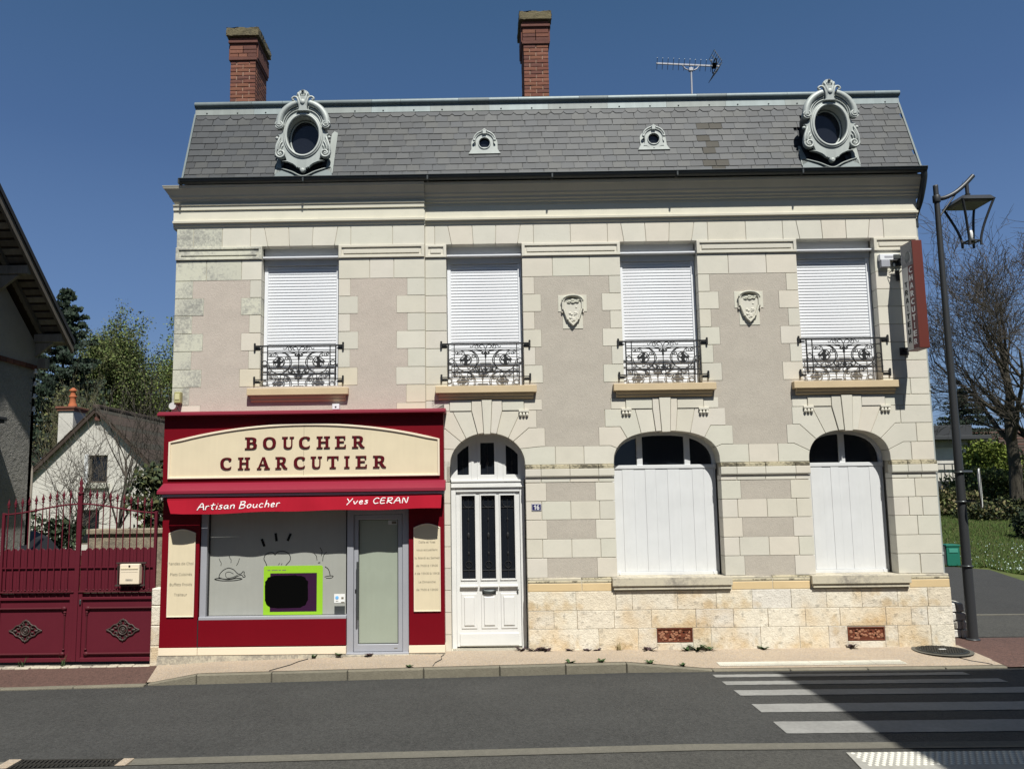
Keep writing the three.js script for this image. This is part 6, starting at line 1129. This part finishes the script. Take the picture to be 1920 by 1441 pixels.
const GREEN = { bud: [[.115, .155, .035], [.085, .125, .028], [.145, .175, .045], [.065, .095, .024]], dark: [[.018, .034, .018], [.026, .046, .024], [.013, .024, .014]], olive: [[.075, .085, .026], [.055, .066, .020], [.095, .095, .032]], ever: [[.020, .034, .012], [.030, .046, .016], [.014, .024, .010]], yellow: [[.13, .17, .018], [.10, .14, .016], [.16, .19, .026]], scrub: [[.15, .135, .050], [.105, .115, .034], [.19, .155, .075], [.085, .10, .028]] };
// left background
conifer('conifer', 'tall dark green conifer rising behind the neighbour house eaves', [-20.75, -.2, -25.5], 101, 13.1, 3.3, GREEN.dark, .22);
treeThing('budding_tree', 'broad budding tree with fresh green leaves behind the white cottage', [-20.1, 0, -31.5], 102, { trunk: 7.9, r0: .2, levels: 4, clear: .12, n0: 5, l1: .52, up: .12, ang: .66, wob: .13, rmin: .006, dens: 1, leaf: { per: 26, rad: .38, size: .098, cols: [...GREEN.bud, ...GREEN.olive] }, twig: M.twigGreen });
treeThing('budding_tree', 'yellow-green budding tree partly hidden behind the left corner of the town house', [-15.7, 0, -31], 103, { trunk: 9.0, r0: .22, levels: 4, clear: .15, n0: 4, l1: .44, up: .10, ang: .68, wob: .13, rmin: .006, leaf: { per: 22, rad: .38, size: .105, cols: [...GREEN.bud, ...GREEN.yellow] }, twig: M.twigGreen });
treeThing('bushy_tree', 'twiggy olive tree with thin upright branches behind the cottage chimney', [-18.35, 0, -22.3], 104, { trunk: 4.2, r0: .10, levels: 4, clear: .03, n0: 5, l1: .75, up: .24, ang: .50, wob: .09, rmin: .007, dens: .9, leaf: { per: 1, rad: .2, size: .10, cols: GREEN.olive }, twig: M.twigGreen, bark2: M.twigGreen });
treeThing('budding_tree', 'sparse budding tree standing between the conifer and the broad budding tree', [-21.4, 0, -33], 105, { trunk: 6.4, r0: .18, levels: 4, clear: .2, n0: 3, l1: .62, up: .10, ang: .7, wob: .13, rmin: .006, leaf: { per: 5, rad: .3, size: .11, cols: GREEN.olive }, twig: M.twigGreen });
{ const r = rng(51), t = tag(leaves('woodland', scene, clumps(r, 1700, (q) => { const x = -42 + 26 * q(), top = 10.6 + 1.5 * Math.sin(x * .9) + 1.0 * Math.sin(x * 2.3); return new THREE.Vector3(x, -.2 + top * Math.pow(q(), 1.0), -38 - 5 * q()); }, 46, .75), .20, [...GREEN.ever, ...GREEN.scrub, ...GREEN.dark], 52), 'dark belt of woodland far behind the white cottage', 'woodland', null, 'stuff'); }
treeThing('bare_tree', 'leafless young tree in front of the white cottage window', [-10.55, -.1, -10.2], 106, { trunk: 3.6, r0: .075, levels: 4, clear: .30, n0: 3, l1: .80, up: .11, dens: .68, rmin: .008, ang: .62, wob: .12, ls: .58, bark: M.twig, bark2: M.twig }, null);
treeThing('bare_tree', 'leafless bush with tangled thin branches beside the neighbour house wall', [-12.6, -.1, -11.5], 107, { trunk: 2.5, r0: .06, levels: 4, clear: .08, n0: 3, l1: .95, up: .10, dens: .68, rmin: .007, ang: .8, wob: .18, ls: .60, bark: M.twig, bark2: M.twig }, null);
treeThing('bare_tree', 'leafless shrub with brown shoots in the right of the cottage yard', [-9.15, -.1, -11.2], 108, { trunk: 2.7, r0: .055, levels: 4, clear: .08, n0: 3, l1: .85, up: .14, dens: .68, rmin: .007, ang: .7, wob: .16, ls: .58, bark: M.twigGreen, bark2: M.twig }, null);
function shrub(name, label, pos, seed, rx, ry, rz, n, per, rad, size, cols, cat = 'shrub', grp) {
  const r = rng(seed), t = thing(name, label, cat, pos, grp), st = new Limbs(); for (let i = 0; i < 14; i++) { const e = new THREE.Vector3((r() - .5) * 1.5 * rx, ry * (1 + .6 * r()), (r() - .5) * 1.5 * rz); st.seg(new THREE.Vector3((r() - .5) * .3, -.2, (r() - .5) * .3), e, .03, .008, 4); }
  part('stems', st.geo(), M.twig, t);
  leaves('foliage', t, clumps(r, n, (q) => { const v = new THREE.Vector3(q() * 2 - 1, q() * 2 - 1, q() * 2 - 1); if (v.lengthSq() > 1) v.normalize(); return new THREE.Vector3(v.x * rx, ry + v.y * ry * (.85 + .3 * q()), v.z * rz); }, per, rad), size, cols, seed + 3); return t;
}
shrub('evergreen_shrub', 'dense dark evergreen shrub beside the shop end of the gate', [-8.55, -.1, -8.6], 109, .62, 1.7, .9, 110, 40, .26, .12, [...GREEN.ever, ...GREEN.olive]);
shrub('evergreen_shrub', 'low dark shrub under the cottage wall behind the left gate leaf', [-12.4, -.1, -9.6], 110, 1.1, .95, .8, 70, 40, .26, .12, GREEN.ever);
// right background
treeThing('bare_tree', 'large leafless tree with two trunks behind the street lamp', [25.4, .8, -25], 111, { bark: M.barkDark, bark2: M.barkDark, trunk: 8.4, r0: .33, levels: 6, clear: .38, n0: 2, l1: .62, up: .06, ang: .66, wob: .16, rmin: .013, ls: .66, lx: -.07, dens: .88, extra: [[.85, -.3, .05, .02, .92]] }, null);
conifer('conifer', 'dark drooping conifer behind the street lamp and the white outbuilding', [37.8, 1.6, -48], 113, 8.6, 4.2, GREEN.dark, .40);
shrub('green_bush', 'bright yellow-green bush beside the street lamp pole', [28.1, 1.25, -31], 114, 1.1, 1.75, 1.2, 150, 46, .38, .16, GREEN.yellow);
shrub('green_bush', 'olive green bush under the left trunk of the bare tree', [26.2, 1.1, -28.5], 115, 1.9, 1.0, 1.2, 140, 46, .36, .15, [...GREEN.olive, ...GREEN.bud]);
shrub('scrub_bush', 'brown scrub with dry stems in front of the white outbuilding', [22.6, .95, -26.4], 116, 1.9, .62, 1.0, 130, 40, .30, .13, GREEN.scrub);
shrub('scrub_bush', 'brownish scrub at the edge of the lawn below the bare tree', [24.4, .75, -24.2], 117, 2.4, .45, .9, 150, 40, .28, .12, [...GREEN.scrub, ...GREEN.ever]);
shrub('scrub_bush', 'very dark bush at the right edge below the bare tree', [21.0, .2, -17.6], 118, .75, .62, .6, 60, 40, .2, .10, GREEN.ever);
shrub('green_bush', 'dark hedge filling the gap behind the bare tree trunks', [36.6, 1.3, -36.5], 119, 5.0, 1.5, 1.5, 260, 46, .5, .2, [...GREEN.scrub, ...GREEN.ever], 'hedge');
{ // lawn with daisies
  const r = rng(61), pts = [], fl = [];
  for (let i = 0; i < 60000; i++) { const z = -9.5 - 20 * Math.pow(r(), 1.3), D = 12 - z, x = D * lerp(.575, .78, r()); if (z > -13 && x < 13.6) continue; if (z > -11.7 && x < 15.2) continue; pts.push(new THREE.Vector3(x, groundH(x, z) - .01, z)); }
  const blade = (() => { const p = [], n = []; for (let k = 0; k < 3; k++) { const a = k * 2.1, c = Math.cos(a), s = Math.sin(a); p.push(-.10 * c, 0, -.10 * s, .10 * c, 0, .10 * s, .30 * s, 1, -.30 * c); } const g = new THREE.BufferGeometry(); g.setAttribute('position', new THREE.Float32BufferAttribute(p, 3)); g.computeVertexNormals(); return g; })();
  tag(leaves('grass', scene, pts, .13, [[.072, .125, .018], [.055, .100, .015], [.095, .135, .028], [.115, .115, .040]], 62, 1, leafMat, blade), 'green lawn grass beside the lane', 'grass', null, 'stuff');
  for (let i = 0; i < 420; i++) { const z = -10.2 - 7 * Math.pow(r(), 2), D = 12 - z, x = D * lerp(.60, .76, r()); if (z > -12 && x < 14.6) continue; fl.push(new THREE.Vector3(x, groundH(x, z) + .11 + .05 * r(), z)); }
  tag(leaves('daisies', scene, fl, .034, [[.62, .75, .70]], 63, 1), 'white daisies scattered over the lawn by the lane', 'flowers', null, 'stuff');
}
// right background buildings and the green box
{
  const w = thing('white_outbuilding', 'small white outbuilding with dark overhanging roof beyond the lawn', 'building', [33.2, 0, -42]);
  part('wall', B(-3.2, .65, .8, 5.1, -5, 0), M.cottageWall, w); part('roof', [RB(-4, 1.9, 5.55, 5.85, -5.6, .9, .05), RB(-3.6, 1.0, 5.85, 6.6, -5, .3, .05)].map(clean), M.slateDark, w); part('fascia', RB(-3.3, .75, 5.05, 5.55, -5, .1, .02), M.greyWall, w); part('base', B(-3.25, .7, .8, 2.75, -5, .06), M.slateDark, w);
  part('rail', [bar([-3.2, 3.9, .3], [.6, 3.9, .3], .08), ...[0, 1, 2, 3, 4, 5, 6].map((i) => bar([-2.8 + i * .55, 2.7, .3], [-2.8 + i * .55, 3.9, .3], .05))].map(clean), M.slateDark, w);
}
{
  const f = thing('far_house', 'long low far house with brown tiled roof behind the bare tree', 'house', [54, 0, -62]);
  part('wall', B(-9, 12, 1, 5.2, -7, 0), M.cottageWall, f);
  const rf = group('roof', f); part('slope', profileX([[.5, 5.0], [-3.5, 7.9], [-7.5, 5.0], [-7.5, 4.85], [-3.5, 7.7], [.5, 4.85]], -9.5, 12.5), M.roofTile, rf); for (let i = 0; i < 9; i++) part('tile_course', rod([-9.5, 5.1 + i * .31, .45 - i * .43], [12.5, 5.1 + i * .31, .45 - i * .43], .05, .05, 5), i % 2 ? M.roofTile : M.bricks[3], rf);
  part('ridge', rod([-9.5, 7.92, -3.5], [12.5, 7.92, -3.5], .14), M.roofTile, f); part('window', B(-2, -.6, 2.6, 4.2, 0, .05), M.glass, f); part('window', B(3, 4.4, 2.6, 4.2, 0, .05), M.glass, f);
}
{
  const b = thing('green_box', 'green metal bin with pale slot at the edge of the lawn', 'bin', [14.22, -.02, -11.9]);
  part('body', RB(-.20, .20, 0, .60, -.18, .18, .02), M.greenBox, b); part('lid', RB(-.215, .215, .58, .64, -.2, .2, .015), M.greenBox, b); part('flap', RB(-.13, .14, .40, .52, .17, .195, .006), M.greenPale, b); part('side_panel', RB(-.44, -.205, .02, .58, -.16, .15, .01), M.slateDark, b);
}
// small weeds along the walls and the kerb
function weed(label, x, y, z, kind, seed, k = 1) {
  const r = rng(seed), gs = [], n = kind === 'tuft' ? 22 : 13;
  for (let i = 0; i < n; i++) {
    const az = r() * 6.28, L = k * (kind === 'tuft' ? .07 + .12 * r() : .05 + .06 * r()), w = kind === 'tuft' ? .0045 : .014 + .010 * r(), out = kind === 'tuft' ? .25 + .5 * r() : .8 + .5 * r(), p = [], c = Math.cos(az), s = Math.sin(az), bx = (r() - .5) * .05 * k, bz = (r() - .5) * .03;
    const at = (t) => { const h = L * (t - (kind === 'tuft' ? .25 : .45) * t * t), o = L * out * t; return [bx + c * o, h, bz + s * o]; }, wd = (t) => w * (kind === 'tuft' ? 1 - t : Math.sin(Math.PI * (.15 + .85 * t)) + .05);
    for (let j = 0; j < 3; j++) { const t0 = j / 3, t1 = (j + 1) / 3, A = at(t0), Bq = at(t1), a0 = wd(t0), a1 = wd(t1); const v = (q, ww) => [q[0] - s * ww, q[1], q[2] + c * ww], u = (q, ww) => [q[0] + s * ww, q[1], q[2] - c * ww]; p.push(...v(A, a0), ...u(A, a0), ...u(Bq, a1), ...v(A, a0), ...u(Bq, a1), ...v(Bq, a1)); }
    const g = new THREE.BufferGeometry(); g.setAttribute('position', new THREE.Float32BufferAttribute(p, 3)); g.computeVertexNormals(); g.setAttribute('uv', new THREE.Float32BufferAttribute(new Float32Array(p.length / 3 * 2), 2)); gs.push(g);
  }
  const o = single('weed', gs, kind === 'purple' ? M.weedPurple : kind === 'dry' ? M.weedDry : M.weedGreen, label, 'weed', 'weeds along the foot of the walls'); o.position.set(x, y, z); return o;
}
M.weedGreen = new THREE.MeshStandardMaterial({ color: lin(.035, .065, .018), roughness: .9, side: THREE.DoubleSide }); M.weedPurple = new THREE.MeshStandardMaterial({ color: lin(.045, .024, .026), roughness: .9, side: THREE.DoubleSide }); M.weedDry = new THREE.MeshStandardMaterial({ color: lin(.22, .18, .08), roughness: .9, side: THREE.DoubleSide });
weed('dark weed at the foot of the white front door, left of the jamb', .56, -.03, .03, 'purple', 1, 1.2);
weed('thick dark weed growing at the right jamb of the front door', .76, -.02, .10, 'purple', 2, 1.5); weed('spreading dark weed on the plinth just right of the front door', .93, -.02, .11, 'purple', 3, 1.4);
weed('tiny weed at the plinth below the house number', 1.27, -.02, .09, 'purple', 4, .8); weed('small dark weed between the house number and the first grille', 1.54, -.02, .09, 'purple', 5, .9); weed('thin upright weed near the thin dry grass tuft', 1.68, -.02, .09, 'purple', 6, .8);
weed('tall dry grass tuft against the plinth left of the first rusty grille', 2.02, -.02, .10, 'tuft', 7, 1.3).material = M.weedDry;
weed('dark rosette weed a step left of the first rusty grille', 2.46, -.02, .12, 'purple', 8, 1.3);
weed('bright green weed patch under the first rusty grille', 3.18, -.02, .12, 'green', 9, 1.5); weed('green weed patch just right of the first rusty grille', 3.36, -.02, .12, 'green', 10, 1.5); weed('green weed under the left end of the first rusty grille', 3.04, -.02, .13, 'green', 11, 1.1);
weed('small green weed midway between the two rusty grilles', 4.20, -.02, .09, 'green', 12, .9); weed('reddish two-leaved weed under the second rusty grille', 5.52, -.005, .10, 'purple', 13, 1.1);
weed('small weed at the skirting left of the shop door', -2.16, -.01, .25, 'green', 14, .8); weed('small weed under the display window near the shop door', -2.55, -.03, .25, 'green', 15, .7); weed('little weed by the shop door threshold', -1.72, -.01, .27, 'purple', 16, .7); weed('grass tuft at the foot of the gate meeting post', -6.42, -.16, .02, 'tuft', 17, 1.3);
weed('grass tuft at the foot of the left gate leaf', -7.05, -.17, .03, 'tuft', 18, 1.2);
weed('low weed on the kerb edge below the front door', 1.18, edgeH(1.18), 1.09, 'green', 19, .8); weed('low weed on the kerb edge right of the front door', 1.60, edgeH(1.6), 1.09, 'green', 20, .7); weed('low weed where the kerb begins to drop', 2.28, edgeH(2.28), 1.09, 'green', 21, .8); weed('low weed halfway down the dropped kerb', 2.72, edgeH(2.72), 1.09, 'green', 22, .8); weed('low weed on the kerb edge in front of the shop door', -1.05, edgeH(-1.05), 1.09, 'green', 23, .6);

// ---------------------------------------------------------------- houses across the street: they shade the right of the road and stand in the window reflections
function opposite(label, x0, x1, z0, z1, h, seed) {
  const o = thing('opposite_house', label, 'house', [0, 0, 0]); part('wall', B(x0, x1, -.4, h, z0, z1), M.greyWall, o);
  const rf = EX([[x0 - .12, h], [x1 + .12, h], [x1 + .12, h + .16], [(x0 + x1) / 2, h + .2], [x0 - .12, h + .16]], z0 - .1, z1 + .2); part('roof', clean(rf), M.slateDark, o);
  for (let k = 0; k < 2; k++) for (let i = 0; i < 4; i++) { const x = lerp(x0 + 1.2, x1 - 1.2, i / 3), y = 1.2 + k * 3.1; const w = group('window', o); part('pane', B(x - .5, x + .5, y, y + 1.7, z0 - .02, z0 + .02), M.glass, w); part('frame', EX(rect(x - .56, x + .56, y - .06, y + 1.76), z0 - .05, z0 - .01, 0, [rect(x - .46, x + .46, y + .04, y + 1.66).reverse()]), M.white, w); part('shutter', B(x - 1.06, x - .58, y, y + 1.7, z0 - .05, z0 - .01), M.oldWood, w); part('shutter', B(x + .58, x + 1.06, y, y + 1.7, z0 - .05, z0 - .01), M.oldWood, w); }
  return o;
}
opposite('tall grey house across the street whose shadow falls over the crossing', 5.62, 17, 7.7, 15, 9.9, 1);
opposite('grey house across the street behind the camera', -16, 4.4, 17.5, 24, 9.0, 2);

renderer.render(scene, camera);
